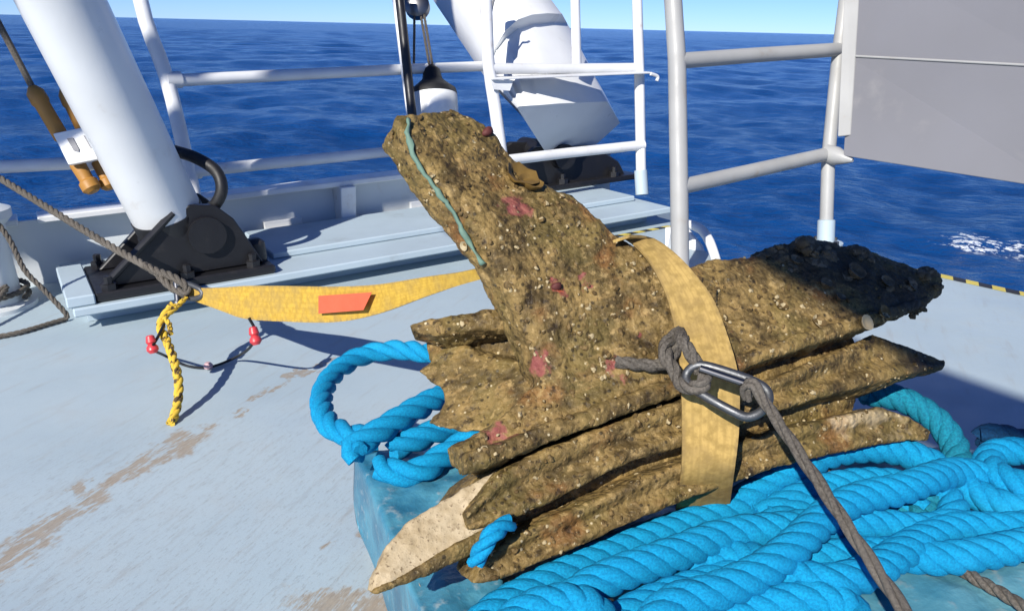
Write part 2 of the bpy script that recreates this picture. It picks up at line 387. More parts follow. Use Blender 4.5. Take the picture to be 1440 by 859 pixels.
# ------------------------------------------------------------------ the sea
def make_sea():
    ZS = -1.9
    def spectrum():
        rng = np.random.RandomState(3); W = []
        for lam in np.geomspace(.45, 16, 46):
            th = rng.normal(rad(125), rad(55)); amp = .0115 * lam ** .70 * rng.uniform(.5, 1.2); W.append((2 * math.pi / lam, th, amp, rng.uniform(0, 6.28), lam))
        return W
    front = np.linspace(rad(-48), rad(48), 620); rest = np.linspace(rad(48), rad(312), 120)[1:-1]
    az = np.concatenate([front, rest]); r = np.concatenate([np.geomspace(2.2, 340, 520), np.geomspace(380, 30000, 14)])
    AZ, RR = np.meshgrid(az, r); Xg = RR * np.sin(AZ); Yg = RR * np.cos(AZ); Z = np.zeros_like(Xg)
    for k, th, amp, ph, lam in spectrum():
        dr = RR * 0.0098; fade = np.clip(lam / (2.6 * dr) - .6, 0, 1)
        s_ = np.sin(k * (Xg * math.cos(th) + Yg * math.sin(th)) + ph); Z += amp * fade * (np.exp(.5 * s_) - 1.06)
    V = np.stack([Xg, Yg, Z + ZS], -1).reshape(-1, 3); na = len(az); nr = len(r)
    i = np.arange(nr - 1)[:, None] * na; j = np.arange(na)[None]; j2 = (np.arange(na) + 1)[None] % na
    Fq = np.stack([i + j, i + j2, i + na + j2, i + na + j], -1).reshape(-1, 4)
    me = bpy.data.meshes.new('sea'); me.from_pydata(V.tolist(), [], Fq.tolist()); me.update()
    for p in me.polygons: p.use_smooth = True
    o = bpy.data.objects.new('sea', me); COL.objects.link(o); o['kind'] = 'structure'
    t = NT('sea_water')
    far = t.vmath('LENGTH', t.co); mp = t.mapping((1, 1.25, 1), (0, 0, rad(20)))
    a = t.noise(.55, 4, .6, mp); b = t.noise(2.6, 4, .6, mp); c_ = t.noise(9, 3, .6, mp); bigp = t.noise(.05, 3, .5, t.mapping((1, 2.6, 1)))
    h = t.math('ADD', t.math('MULTIPLY', a, 1.6), t.math('ADD', t.math('MULTIPLY', b, .85), t.math('MULTIPLY', c_, .30)))
    nrm = t.bump(h, .52, .45)
    col = t.mix(t.ramp(bigp, .35, .65), (.002, .040, .158), (.004, .054, .205))
    # a breaking patch of foam off the quarter
    _c = SHIP @ CAM; _r = SHIP.to_3x3() @ (P(1392, 345, 1) - CAM); fp = _c + _r * ((ZS - _c.z) / _r.z); ww = t.vmath('ADD', t.co, t.vmath('SCALE', t.vmath('SUBTRACT', t.noisec(1.4, 4), (.5, .5, .5)), sc_=1.6))
    fo = t.ramp(t.vmath('DISTANCE', ww, tuple(fp)), .1, 1.25, 1, 0); fn = t.noise(5.5, 7, .75)
    foam = t.ramp(t.math('MULTIPLY', fo, t.ramp(fn, .42, .66)), .22, .5)
    col = t.mix(foam, col, (.75, .80, .84))
    t.fin(col, t.ramp(foam, 0, 1, .16, .7), 0, nrm, .15); t.b.inputs['IOR'].default_value = 1.33
    me.materials.append(t.m)
    return o
SEA = make_sea()

# ------------------------------------------------------------------ deck and hull
dk = [Pz(1440, 412), AB(4.04, 0, 0), ]
e1 = Pz(1440, 412); g1 = Pz(1166, 352); ddir = (g1 - e1).normalized()
near_r = e1 - ddir * 6.0
c2 = AB((Pz(1017, 380) - ORG).dot(AX), (Pz(1017, 380) - ORG).dot(BX)); c3 = AB(3.72, .02); c4 = AB(3.72, .35)
poly = [near_r, g1, c2, c3, AB(3.72, .30), AB(3.98, .38), AB(3.98, 1.15), AB(-4.0, 1.15), AB(-6.0, -7.0)]
poly = [Vector((p.x, p.y, 0)) for p in poly]
mb = MB().prism(poly, (0, 0, -3.0)); deck = mb.build('deck', None, kind='structure')
dmat = deck_material(deck['_org'] and Vector(deck['_org'])); deck.data.materials.append(dmat)

# plinth: a plate with an overhanging edge on a set-back foot
pl = thing('raised_plinth', AB(1.8, .5), 'long pale blue steel plinth on deck along the white bulwark', 'plinth')
b = MB().box(AB(0, 0, .085), AX * 3.62, BX * .92, ZX * .040, .006); b.build('top_plate', M['plinth'], pl)
MB().box(AB(.06, .18, .002), AX * 3.50, BX * .72, ZX * .085).build('foot', M['plinth'], pl)
MB().box(AB(1.0, .30, .127), AX * 2.55, BX * .60, ZX * .035, .006).build('upper_plate', M['plinth'], pl)
MB().box(AB(-.02, .02, .127), AX * .12, BX * .62, ZX * .05, .006).build('end_plate', M['plinth'], pl)

# hazard stripe along the deck edge
def stripe(name, p0, p1, w, n, label):
    o = thing(name, (p0 + p1) / 2, label, 'marking'); d = (p1 - p0); L = d.length; d.normalize(); s = d.cross(ZX)
    for i in range(n):
        a = p0 + d * (L * i / n); u = d * (L / n * .98); sh = d * w * .5
        q = [a, a + u, a + u + s * w + sh, a + s * w + sh]
        q = [x + ZX * .003 for x in q]
        MB().prism(q, (0, 0, .002)).build('stripe', M['hivisY'] if i % 2 == 0 else M['hivisK'], o)
    return o
stripe('hazard_stripe', e1 - ddir * 1.2, g1 + ddir * -.08, -.055, 34, 'yellow and black hazard stripe along the deck edge below the grey panel')
stripe('hazard_stripe', AB(3.05, -.045), AB(3.60, -.045), -.04, 9, 'short yellow and black hazard stripe at the foot of the plinth')

# ------------------------------------------------------------------ bulwark
bw = thing('bulwark', AB(1, 1.0), 'low white bulwark with flat cap and stays at the ship side', 'bulwark')
MB().box(AB(-4, 1.02, .0), AX * 7.9, BX * .03, ZX * .36).build('plating', M['bulwark'], bw)
MB().box(AB(-.05, .90, .36), AX * 4.0, BX * .18, ZX * .035, .006).build('cap', M['railwhite'], bw)
MB().box(AB(-4, .90, .36), AX * 3.86, BX * .18, ZX * .035, .006).build('cap', M['bulwark'], bw)
for a in (.55, 1.62, 2.6):
    MB().prism([AB(a, 1.02, .36), AB(a, .86, .36), AB(a, .93, .0), AB(a, 1.02, .0)], AX * .10, .004).build('stay', M['railwhite'], bw)
for a in (1.15, 2.15):
    MB().box(AB(a, .99, .13), AX * .24, BX * .03, ZX * .05, .004).build('freeing_port_frame', M['railwhite'], bw)

# ------------------------------------------------------------------ guard rail behind the bulwark
gr = thing('guard_rail', AB(1, .98, .4), 'white tubular two bar guard rail above the bulwark', 'railing')
def tube_part(name, pts, r, mat, par, n=14, sm=40): return MB().tube(pts, r, n).build(name, mat, par, sm)
up0 = P(236, 114, 4.45); up1 = P(565, 98, 5.35); up2 = P(690, 93, 5.75)
tube_part('rail', [up0, up1, up2], .034, M['railwhite'], gr)
lo0 = P(-60, 238, 4.15); lo1 = P(120, 229, 4.35); lo2 = P(262, 242, 4.50); lo3 = P(545, 214, 5.35); lo4 = P(700, 200, 5.75)
tube_part('rail', [lo0, lo1, lo1 + (lo1 - lo0) * .1], .034, M['railwhite'], gr)
tube_part('rail', [lo2, lo3, lo4], .034, M['railwhite'], gr)
tube_part('post', smoothpath([P(185, -60, 4.30), P(205, 30, 4.36), P(235, 112, 4.45), P(262, 225, 4.50), P(276, 292, 4.52)], .1), .040, M['railwhite'], gr)
MB().lathe(P(236, 113, 4.45) - (up1 - up0).normalized() * .01, (up1 - up0), [(.046, 0), (.046, .08)], 16).build('clamp', M['railwhite'], gr, 40)
MB().lathe(P(256, 242, 4.50), (lo3 - lo2), [(.048, 0), (.048, .10)], 16).build('clamp', M['railwhite'], gr, 40)

# ------------------------------------------------------------------ gantry leg on its black hinge foot
LG0 = P(235, 301, 3.99); LG1 = P(86, 0, 3.35); ldir = (LG1 - LG0).normalized()
leg = thing('gantry_leg', AB(.5, .3, .13), 'thick white round gantry leg leaning from a black hinged foot', 'gantry leg')
MB().lathe(LG0, ldir, [(.16, 0), (.167, .02), (.167, 4.2)], 40).build('tube', M['white'], leg, 40)
MB().lathe(LG0 - ldir * .14, ldir, [(.10, -.06), (.165, .0), (.172, .08), (.172, .155)], 36).build('collar', M['black'], leg, 40)
ft = MB().box(AB(.10, .03, .127), AX * .84, BX * .56, ZX * .045, .01).build('base_plate', M['black'], leg)
cheek = [(.16, .175), (.90, .175), (.84, .30), (.78, .42), (.70, .50), (.58, .515), (.48, .46)]
for bb in (.10, .44):
    ch = MB().prism([AB(a, bb, z) for a, z in cheek], BX * .045, .006).build('cheek_plate', M['black'], leg)
    MB().lathe(AB(.64, bb - .03, .36), BX, [(.09, 0), (.09, .10)], 24).build('hinge_pin', M['black'], ch, 40)
MB().box(AB(.36, .15, .172), AX * .46, BX * .28, ZX * .17, .02).build('hinge_block', M['black'], leg)
rib = MB().tube([AB(.14, .08, .185), AB(.50, .09, .49)], .018, 8).build('edge_bar', M['black'], leg, 40)
for a, bb in ((.17, .075), (.84, .075), (.52, .065), (.17, .54), (.86, .52)):
    MB().lathe(AB(a, bb, .172), ZX, [(.036, 0), (.036, .028), (.020, .030), (.020, .062), (.012, .066)], 6).build('bolt', M['black'], ft)
MB().lathe(AB(.885, .20, .172), ZX, [(.06, 0), (.055, .09), (.03, .11)], 18).build('cap_nut', M['black'], leg, 40)
hp = smoothpath([P(244, 212, 4.05), P(275, 222, 4.0), P(303, 240, 3.98), P(312, 264, 3.98), P(304, 286, 4.0), P(286, 300, 4.05)], .02)
MB().tube(hp, .030, 12).build('hose', M['rubber'], leg, 60)
side = (ldir.cross(FW)).normalized()
sa = P(118, 168, 3.60); sb = P(200, 300, 3.86)
MB().tube([sa, sb], .011, 8).build('conduit', M['rubber'], leg, 40)
MB().tube([sa + Vector((-.012, 0, .01)), sb + Vector((-.018, -.01, .0))], .011, 8).build('conduit', M['white'], leg, 40)

# ------------------------------------------------------------------ rigging screws clamped beside the leg
def screw(x0, y0, x1, y1, d, label, rr, tail=None):
    a = P(x0, y0, d); c = P(x1, y1, d + .04); u = (c - a).normalized(); L = (c - a).length
    o = thing('rigging_screw', c, label, 'rigging screw', 'ochre rigging screws')
    if tail: tube_part('stay_wire', [P(*tail), a], .016, M['brownrope'], o, 8)
    MB().lathe(a, u, [(rr * .55, -.02), (rr * 1.05, .01), (rr * 1.1, .06), (rr * .92, .075), (rr * .92, L * .46), (rr * .7, L * .48)], 14).build('barrel', M['ochre'], o, 40)
    MB().lathe(a, u, [(rr * .4, L * .48), (rr * .4, L * .72)], 10).build('screw_rod', M['darksteel'], o, 40)
    MB().lathe(a, u, [(rr * .7, L * .70), (rr * .95, L * .72), (rr * .85, L * .88), (rr * 1.15, L * .90), (rr * 1.15, L * .97), (rr * .7, L)], 14).build('end_fitting', M['ochre'], o, 40)
    return o
screw(48, 128, 132, 270, 3.95, 'ochre rigging screw hanging on a brown stay wire, left of the pair', .040, (-30, -20, 3.75))
screw(92, 130, 156, 266, 4.02, 'shorter ochre rigging screw right beside the white gantry leg', .036)
br = thing('rail_bracket', P(110, 230, 4.0), 'white steel bracket clamped on the rail around the ochre rigging screws', 'bracket')
bp = [P(74, 188, 3.90), P(122, 178, 3.90), P(148, 216, 3.90), P(146, 222, 3.90), P(96, 232, 3.90)]
MB().prism(bp, FW * .03, .004).build('plate', M['white'], br)
MB().prism([p + FW * .17 for p in bp], FW * .02, .004).build('plate', M['white'], br)
for x, y in ((103, 204), (126, 200)):
    q = P(x, y, 3.898); MB().prism([q + CX * a + CU * c for a, c in ((-.028, .03), (.0, .034), (.03, -.02), (.03, -.034), (.005, -.03))], -FW * .006).build('slot_cover', M['panel'], br)

# ------------------------------------------------------------------ bollard with a turn of rope
bo = thing('bollard', Pz(12, 440, 0), 'white steel bollard at the left edge beside the bulwark', 'bollard')
bc = Pz(-8, 432, 0)
MB().lathe(bc, ZX, [(.20, 0), (.20, .02), (.135, .03), (.125, .30), (.13, .42), (.17, .46), (.17, .50), (.12, .52)], 28).build('drum', M['bulwark'], bo, 40)
rp = [bc + Vector((.165 * math.cos(t), .165 * math.sin(t), .05 + .006 * t)) for t in np.linspace(0, 12.0, 60).tolist()]
rp += [Pz(-40, 470, .02)]
tag(laid_rope(MB(), rp, .014, 3).build('mooring_line', M['brownrope'], None, 60), 'thin brown line wound round the foot of the white bollard', 'rope')
tag(laid_rope(MB(), [P(-15, 300, 3.6), P(12, 335, 3.62), P(35, 380, 3.64), P(62, 408, 3.66), P(92, 440, 3.68), P(94, 447, 3.69)], .012, 3).build('slack_line', M['brownrope'], None, 60), 'thin dark line drooping from the left edge to the plinth corner', 'rope')
tag(laid_rope(MB(), [Pz(94, 448, .014), Pz(60, 458, .014), Pz(25, 468, .014), Pz(-30, 478, .014)], .012, 3).build('deck_line', M['brownrope'], None, 60), 'thin dark line lying on the deck left of the plinth', 'rope')

# ------------------------------------------------------------------ boom behind the gate rail
boom = thing('crane_boom', AB(3.3, .7, .13), 'broad white box boom sloping down to a black foot behind the gate rail', 'crane')
def bloft(a, b):
    n = len(a); m = MB(); m.v = list(a) + list(b); m.f = [[i, (i + 1) % n, n + (i + 1) % n, n + i] for i in range(n)] + [list(range(n))[::-1], list(range(n, 2 * n))]; return m
def bd_(x, y, x0, y0, d0): return d0 + .0063 * (x - x0) + .0080 * (y - y0)
oa = [(684, 112), (688, 90), (697, 65), (711, 43), (728, 28), (748, 21), (770, 19), (790, 20), (806, 48), (815, 75), (800, 150), (735, 165)]
front = [P(x, y, bd_(x, y, 690, 97, 5.75)) for x, y in oa]
back = [P(612 + (x - 684) * .92 - 70, y - 210 - (y - 100) * .1, bd_(x, y, 690, 97, 6.45)) for x, y in oa]
bloft(back, front).build('outer_box', M['white'], boom, 35)
ia = [(690, 118), (693, 97), (702, 74), (716, 55), (733, 41), (754, 33), (776, 31), (798, 33), (816, 70), (815, 150), (745, 172)]
ib = [(727, 152), (729, 150.5), (734, 149.5), (742, 149), (760, 148), (785, 146), (820, 144.5), (854, 143), (872, 173), (790, 247), (772, 222)]
jn = [P(x - 8, y - 14, bd_(x, y, 690, 97, 5.76)) for x, y in ia]; fr_ = [P(x, y, bd_(x, y, 728, 150, 5.02)) for x, y in ib]
bloft(jn, fr_).build('inner_box', M['white'], boom, 35)
MB().tube(smoothpath([P(700, -20, 5.0), P(692, 10, 5.05), P(688, 45, 5.1), P(689, 90, 5.1)], .05), .008, 8).build('cable', M['panel'], boom, 60)
fb = MB().prism([AB(2.80, .86, .165), AB(3.95, .86, .165), AB(3.86, .86, .30), AB(3.62, .86, .44), AB(3.1, .86, .48), AB(2.86, .86, .34)], BX * .06, .01); fb.build('cheek_plate', M['black'], boom)
fb = MB().prism([AB(2.80, 1.20, .165), AB(3.95, 1.20, .165), AB(3.86, 1.20, .30), AB(3.62, 1.20, .44), AB(3.1, 1.20, .48), AB(2.86, 1.20, .34)], BX * .06, .01); fb.build('cheek_plate', M['black'], boom)
MB().box(AB(2.7, .78, .164), AX * 1.3, BX * .55, ZX * .04, .008).build('base_plate', M['black'], boom); bpl = [c for c in boom.children if c.name.startswith('base_plate')][0]
MB().lathe(AB(3.3, .78, .40), BX, [(.09, 0), (.09, .56)], 20).build('hinge_pin', M['black'], boom, 40)
for a in (2.78, 3.3, 3.78): MB().lathe(AB(a, .82, .204), ZX, [(.04, 0), (.04, .035), (.02, .036), (.02, .07)], 6).build('bolt', M['black'], bpl)

# ------------------------------------------------------------------ gate rail in front of the boom
gt = thing('gate_rail', AB(3.5, .5, .13), 'white gate rail with flat shelf bar in front of the crane boom', 'railing')
tube_part('post', smoothpath([P(682, -30, 5.05), P(684, 20, 5.05), P(687, 90, 5.06), P(696, 150, 5.08), P(706, 225, 5.12), P(712, 285, 5.14)], .1), .040, M['railwhite'], gt)
tube_part('post', [P(808, -30, 5.5), P(811, 92, 5.5)], .033, M['railwhite'], gt)
tube_part('post', [P(895, -30, 5.62), P(899, 100, 5.62), P(902, 268, 5.66)], .036, M['railwhite'], gt)
tube_part('post_sleeve', [P(901, 240, 5.655), P(903, 274, 5.665)], .046, M['plinth'], gt)
tube_part('rail', [P(689, 97, 5.06), P(800, 97, 5.4), P(897, 96, 5.62)], .034, M['railwhite'], gt)
tube_part('rail', [P(708, 226, 5.12), P(800, 215, 5.42), P(905, 204, 5.64)], .034, M['railwhite'], gt)
f0 = P(692, 113, 4.98); f1 = P(915, 104, 5.52)
sh = MB().box(f0, f1 - f0, Vector((-.05, .16, 0)), ZX * .012, .003); sh.build('shelf_bar', M['railwhite'], gt)
MB().tube(smoothpath([f1 + (f1 - f0).normalized() * .0, f1 + (f1 - f0).normalized() * .06 - ZX * .02, f1 + (f1 - f0).normalized() * .055 - ZX * .05], .01), .012, 8).build('hook_end', M['railwhite'], gt, 40)
MB().prism([P(690, 112, 5.0), P(722, 114, 5.08), P(717, 128, 5.08), P(694, 126, 5.0)], BX * .012).build('gusset', M['railwhite'], gt)

# ------------------------------------------------------------------ fender float with its tackle, and the dark strut
fl = thing('float', P(612, 170, 5.4), 'white float with black cap hanging behind the top of the bronze ram', 'float')
fc = P(614, 200, 5.45)
fu = (P(609, 128, 5.45) - fc)
fh = fu.length
MB().lathe(fc, fu, [(.02, -.1), (.12, -.08), (.16, -.02), (.162, fh * .90), (.145, fh * 1.0), (.10, fh * 1.04)], 28).build('body', M['white'], fl, 40)
MB().lathe(fc, fu, [(.163, fh * .92), (.155, fh * 1.02), (.11, fh * 1.12), (.07, fh * 1.22), (.055, fh * 1.42), (.02, fh * 1.5)], 24).build('cap', M['rubber'], fl, 50)
ty = P(606, 98, 5.45)
blk = thing('pulley_block', P(578, 6, 5.4), 'dark pulley block at the top above the white float', 'pulley')
MB().lathe(P(585, 4, 5.38), FW, [(.05, 0), (.085, .02), (.085, .10), (.05, .12)], 20).build('cheek', M['darksteel'], blk, 40)
MB().lathe(P(570, -10, 5.40), FW, [(.05, 0), (.09, .02), (.09, .10), (.05, .12)], 20).build('cheek', M['black'], blk, 40)
for k, (x0, x1, y1) in enumerate(((583, 582, 95), (589, 605, 100), (594, 609, 98))):
    tag(laid_rope(MB(), [P(x0, 6, 5.41), P((x0 + x1) / 2, 52, 5.42), P(x1, y1, 5.44)], .009, 3, sides=5).build('tackle_line', M['brownrope'], None, 60),
        ['thin grey line beside the dark strut, left of the tackle lines', 'thin grey tackle line, middle one above the float', 'thin grey tackle line, right one above the float'][k], 'rope', 'tackle lines above the float')
st = thing('strut', P(580, 170, 5.2), 'slim black and white strut standing left of the white float', 'strut')
tube_part('dark_bar', [P(560, -20, 5.2), P(581, 175, 5.25)], .030, M['black'], st)
tube_part('white_bar', [P(553, -20, 5.22), P(577, 175, 5.27)], .018, M['railwhite'], st)

# ------------------------------------------------------------------ right-hand rail, panel and handrail loop
rr = thing('stern_rail', Pz(1163, 348), 'grey white two bar rail with two posts at the deck edge right of the ram', 'railing')
pb = Pz(957, 408)
tube_part('post', [pb, P(955, 262, 4.08), P(952, 85, 4.10), P(944, -40, 4.12)], .046, M['greyrail'], rr, 18)
q0 = Pz(1161, 345)
tube_part('post', [q0, P(1165, 218, 4.85), P(1180, 70, 4.85), P(1194, -40, 4.85)], .040, M['greyrail'], rr, 18)
tube_part('rail', [P(955, 86, 4.10), P(1060, 78, 4.45), P(1180, 70, 4.84)], .040, M['greyrail'], rr, 18)
tube_part('rail', [P(957, 263, 4.08), P(1060, 240, 4.45), P(1167, 216, 4.84)], .040, M['greyrail'], rr, 18)
MB().lathe(q0, (P(1165, 218, 4.85) - q0), [(.052, 0), (.052, .15), (.044, .155)], 18).build('socket', M['plinth'], rr, 40)
MB().lathe(q0, ZX, [(.10, .002), (.10, .02), (.05, .022)], 18).build('flange', M['plinth'], rr, 40); flg = [c for c in rr.children if c.name.startswith('flange')][0]
for k in range(4):
    c = q0 + Vector((.075 * math.cos(k * 1.57 + .5), .075 * math.sin(k * 1.57 + .5), .02)); MB().lathe(c, ZX, [(.016, 0), (.016, .02)], 6).build('nut', M['steel'], flg)
MB().lathe(P(1166, 217, 4.82), P(1200, 226, 4.7) - P(1166, 217, 4.82), [(.055, -.02), (.055, .05), (.03, .12), (.012, .16)], 14).build('bracket', M['greyrail'], rr, 40)

pn = thing('grey_panel', P(1300, 230, 4.2), 'large flat grey panel with a welded seam fixed to the rail at top right', 'panel')
TL = P(1203, -70, 4.72); BL = P(1186, 192, 4.72); BL2 = P(1186, 219, 4.72); BRx = P(1500, 268, 3.85); TRx = P(1500, -70, 3.85); SL = P(1196, 79, 4.72); SR = P(1500, 95, 3.85)
nrm = (BRx - BL2).cross(TL - BL2).normalized(); nrm = nrm if nrm.dot(FW) > 0 else -nrm
MB().prism([TL, SL, SR, TRx], nrm * .012, .002).build('upper_plate', M['panel'], pn); upn = [c for c in pn.children if c.name.startswith('upper_plate')][0]
MB().prism([SL - ZX * .006, BL2, BRx, SR - ZX * .006], nrm * .012, .002).build('lower_plate', M['panel'], pn)
MB().tube([SL - nrm * .002, SR - nrm * .002], .007, 8).build('weld_seam', M['greyrail'], upn, 60)
MB().prism([P(1190, -70, 4.70), P(1212, -70, 4.69), P(1196, 190, 4.69), P(1178, 192, 4.70)], nrm * .016, .003).build('edge_strip', M['greyrail'], pn)

lp = thing('handrail_loop', Pz(1008, 372), 'white bent pipe handle at the deck edge behind the grey post', 'handrail')
MB().tube(smoothpath([Pz(945, 350, .0), P(952, 322, 4.75), P(968, 316, 4.75), P(985, 322, 4.72), P(998, 340, 4.65), P(1010, 376, 4.6)], .03), .028, 12).build('pipe', M['railwhite'], lp, 60)
MB().prism([P(935, 320, 4.95), P(962, 318, 4.95), P(985, 345, 4.85), P(998, 385, 4.8), P(935, 385, 4.95)], AX * .02, .003).build('web_plate', M['railwhite'], lp)

# ------------------------------------------------------------------ unseen overhead slats, added to shade the guard rail, and a shadow-casting beam
op = thing('overhead_shade', AB(0, -3, 4.6), 'unseen overhead slats added to shade the guard rail, with a beam', 'shade blocker')
hs = Vector((sdir.x, sdir.y, 0)).normalized(); ct = 1 / math.tan(rad(SUN_EL))
def up_(a, z): return AB(a, .98, 0) - hs * (4.6 - z) * ct + ZX * 4.6
for z0, z1, spans in ((.97, 1.22, ((-1.4, .98), (1.24, 1.98), (2.08, 2.7))), (.40, .74, ((-.45, .70), (.74, 1.18), (1.62, 2.7))), (.20, .385, ((-1.4, .05), (.62, 1.30), (1.42, 2.25), (2.35, 2.9)))):
    for a0, a1 in spans: MB().prism([up_(a0, z0), up_(a1, z0), up_(a1, z1), up_(a0, z1)], ZX * .04).build('shade_slat', M['plinth'], op)  # added slats, cut so their gaps leave sunlit stretches on the rail

def upd(a, b): return AB(a, b, 0) - hs * 4.6 * ct + ZX * 4.6
MB().prism([upd(2.20, -6), upd(2.76, -6), upd(2.76, .4), upd(2.20, .4)], ZX * .06).build('beam', M['white'], op)  # unseen beam, laid out from its shadow band on deck and wing tip

# ------------------------------------------------------------------ the bronze ram
RAM0 = P(900, 720, 1.7)
ram = thing('bronze_ram', RAM0, 'encrusted ancient bronze ship ram with three long fins strapped on the blue rope', 'ram')
MBR = bronze(RAM0); MBT = bronze(RAM0, 'scraped_bronze', True)
BV = []
def loft(secs, n=28, ex=.55, groove=0.0, close=True, step=.02):
    # secs: (ux,uy,ud, lx,ly,ld, front, back)
    Us = [P(*s[0:3]) for s in secs]; Ls = [P(*s[3:6]) for s in secs]
    # refine along the length
    fine = []
    for i in range(len(secs) - 1):
        k = max(2, int(((Us[i + 1] + Ls[i + 1]) - (Us[i] + Ls[i])).length / 2 / step))
        for j in range(k):
            t = j / k; fine.append((Us[i].lerp(Us[i + 1], t), Ls[i].lerp(Ls[i + 1], t), secs[i][6] * (1 - t) + secs[i + 1][6] * t, secs[i][7] * (1 - t) + secs[i + 1][7] * t))
    fine.append((Us[-1], Ls[-1], secs[-1][6], secs[-1][7])); m = MB(); N = len(fine)
    for i, (u, l, tf, tb) in enumerate(fine):
        T = ((fine[min(i + 1, N - 1)][0] + fine[min(i + 1, N - 1)][1]) - (fine[max(i - 1, 0)][0] + fine[max(i - 1, 0)][1])).normalized()
        h = (u - l) / 2; c = (u + l) / 2; nn = T.cross(h).normalized(); nn = nn if nn.dot(CAM - c) > 0 else -nn
        for k in range(n):
            th = 2 * math.pi * k / n; ct, st_ = math.cos(th), math.sin(th)
            a = math.copysign(abs(ct) ** ex, ct); q = math.copysign(abs(st_) ** ex, st_)
            off = q * (tf if q > 0 else tb)
            if q > 0 and groove: off -= groove * tf * math.exp(-((a - .05) / .28) ** 2)
            m.v.append(c + h * a + nn * off)
    for i in range(N - 1):
        for k in range(n):
            l = (k + 1) % n; m.f.append([i * n + k, i * n + l, (i + 1) * n + l, (i + 1) * n + k])
    m.f.append(list(range(n))[::-1]); m.f.append([(N - 1) * n + k for k in range(n)]); return m
tx1 = bpy.data.textures.new('crust_large', 'CLOUDS'); tx1.noise_scale = .055; tx1.noise_depth = 3
tx2 = bpy.data.textures.new('crust_fine', 'CLOUDS'); tx2.noise_scale = .016; tx2.noise_depth = 2
tx3 = bpy.data.textures.new('crust_pits', 'VORONOI'); tx3.noise_scale = .028
def crust(o, vox=.005, s1=.016, s2=.006, s3=.004):
    r = o.modifiers.new('remesh', 'REMESH'); r.mode = 'VOXEL'; r.voxel_size = vox; r.use_smooth_shade = True
    for nm, tx, s in (('large', tx1, s1), ('fine', tx2, s2), ('pits', tx3, s3)):
        d = o.modifiers.new(nm, 'DISPLACE'); d.texture = tx; d.strength = s; d.mid_level = .5; d.texture_coords = 'LOCAL'
    return o
def df(x): return 1.35 + (x - 520) * .00056
def S(u, l, du=0, dl=0, f=.02, b=.05): return (u[0], u[1], df(u[0]) + du, l[0], l[1], df(l[0]) + dl, f, b)
# cowl: the plate that rises to the upper left
cow = [S((636, 158), (556, 168), .29, .20, .008, .085), S((688, 184), (566, 194), .28, .19, .016, .085), S((712, 226), (594, 242), .26, .17, .020, .08), S((748, 262), (628, 285), .24, .15, .024, .075),
       S((800, 282), (664, 336), .21, .13, .028, .075), S((830, 310), (694, 384), .19, .11, .030, .08), S((868, 342), (716, 432), .17, .10, .032, .09), S((938, 370), (742, 492), .14, .09, .034, .12),
       S((1000, 402), (752, 540), .12, .08, .036, .14), S((1005, 470), (726, 588), .08, .06, .036, .14), S((985, 530), (662, 632), .05, .05, .03, .12), S((930, 560), (652, 655), .04, .04, .02, .10)]
m1 = loft(cow, 44, .36)
# upper wing fin
wing = [S((642, 628), (650, 662), .02, .015, .012, .05), S((690, 600), (705, 650), .05, .015, .022, .10), S((800, 500), (800, 604), .10, .02, .03, .14), S((900, 400), (900, 568), .16, .02, .035, .14),
        S((1000, 372), (1010, 530), .20, .02, .034, .12), S((1085, 364), (1080, 502), .22, .03, .032, .10), S((1150, 352), (1150, 480), .23, .04, .03, .09), S((1220, 358), (1215, 458), .22, .07, .028, .07),
        S((1280, 380), (1275, 438), .20, .11, .024, .05), S((1318, 394), (1310, 424), .18, .14, .016, .035)]
m2 = loft(wing, 40, .45)
body = MB().add(m1.v, m1.f); body.add(m2.v, m2.f)
cowl = crust(body.build('cowl', MBR, ram, 180)); BV.append(body)
# lip along the lower edge of the wing
lip = loft([S((650, 640), (652, 668), -.005, -.01, .012, .05), S((760, 598), (765, 624), -.005, -.012, .014, .08), S((950, 530), (952, 556), 0, -.01, .014, .08), S((1080, 484), (1082, 506), .01, 0, .014, .06), S((1215, 440), (1217, 462), .04, .03, .012, .05), S((1300, 418), (1300, 432), .12, .11, .01, .03)], 20, .7)
crust(lip.build('wing_edge', MBR, ram, 180), .005, .012, .007, .004); BV.append(lip)
# middle and lower fins
fin2 = loft([S((652, 722), (655, 745), 0, -.005, .018, .14), S((697, 664), (690, 738), .02, 0, .024, .18), S((760, 632), (770, 705), .02, 0, .028, .2), S((877, 588), (877, 650), .02, 0, .028, .2), S((950, 563), (953, 628), .02, 0, .028, .2),
             S((1085, 532), (1085, 580), .03, .01, .028, .2), S((1150, 504), (1150, 562), .06, .02, .026, .16), S((1222, 474), (1222, 543), .12, .03, .018, .08), S((1272, 490), (1272, 529), .10, .04, .012, .04), S((1328, 509), (1328, 516), .08, .06, .006, .015)], 36, .34, .7)
crust(fin2.build('fin', MBR, ram, 180), .004, .008, .003, .002); BV.append(fin2)
fin3 = loft([S((672, 792), (660, 818), -.01, -.01, .014, .06), S((700, 762), (697, 814), .0, -.01, .02, .12), S((740, 740), (735, 796), .01, 0, .024, .18), S((805, 710), (805, 767), .01, 0, .026, .2), S((890, 671), (895, 727), .01, 0, .028, .2),
             S((953, 648), (953, 704), .01, 0, .028, .2), S((1085, 603), (1085, 655), .02, .01, .028, .2), S((1160, 588), (1160, 640), .04, .02, .024, .18), S((1230, 573), (1230, 625), .05, .03, .02, .12), S((1275, 585), (1272, 620), .04, .03, .014, .06), S((1306, 606), (1302, 617), .03, .03, .008, .03)], 36, .34, .6)
crust(fin3.build('fin', MBR, ram, 180), .004, .008, .003, .002); BV.append(fin3)
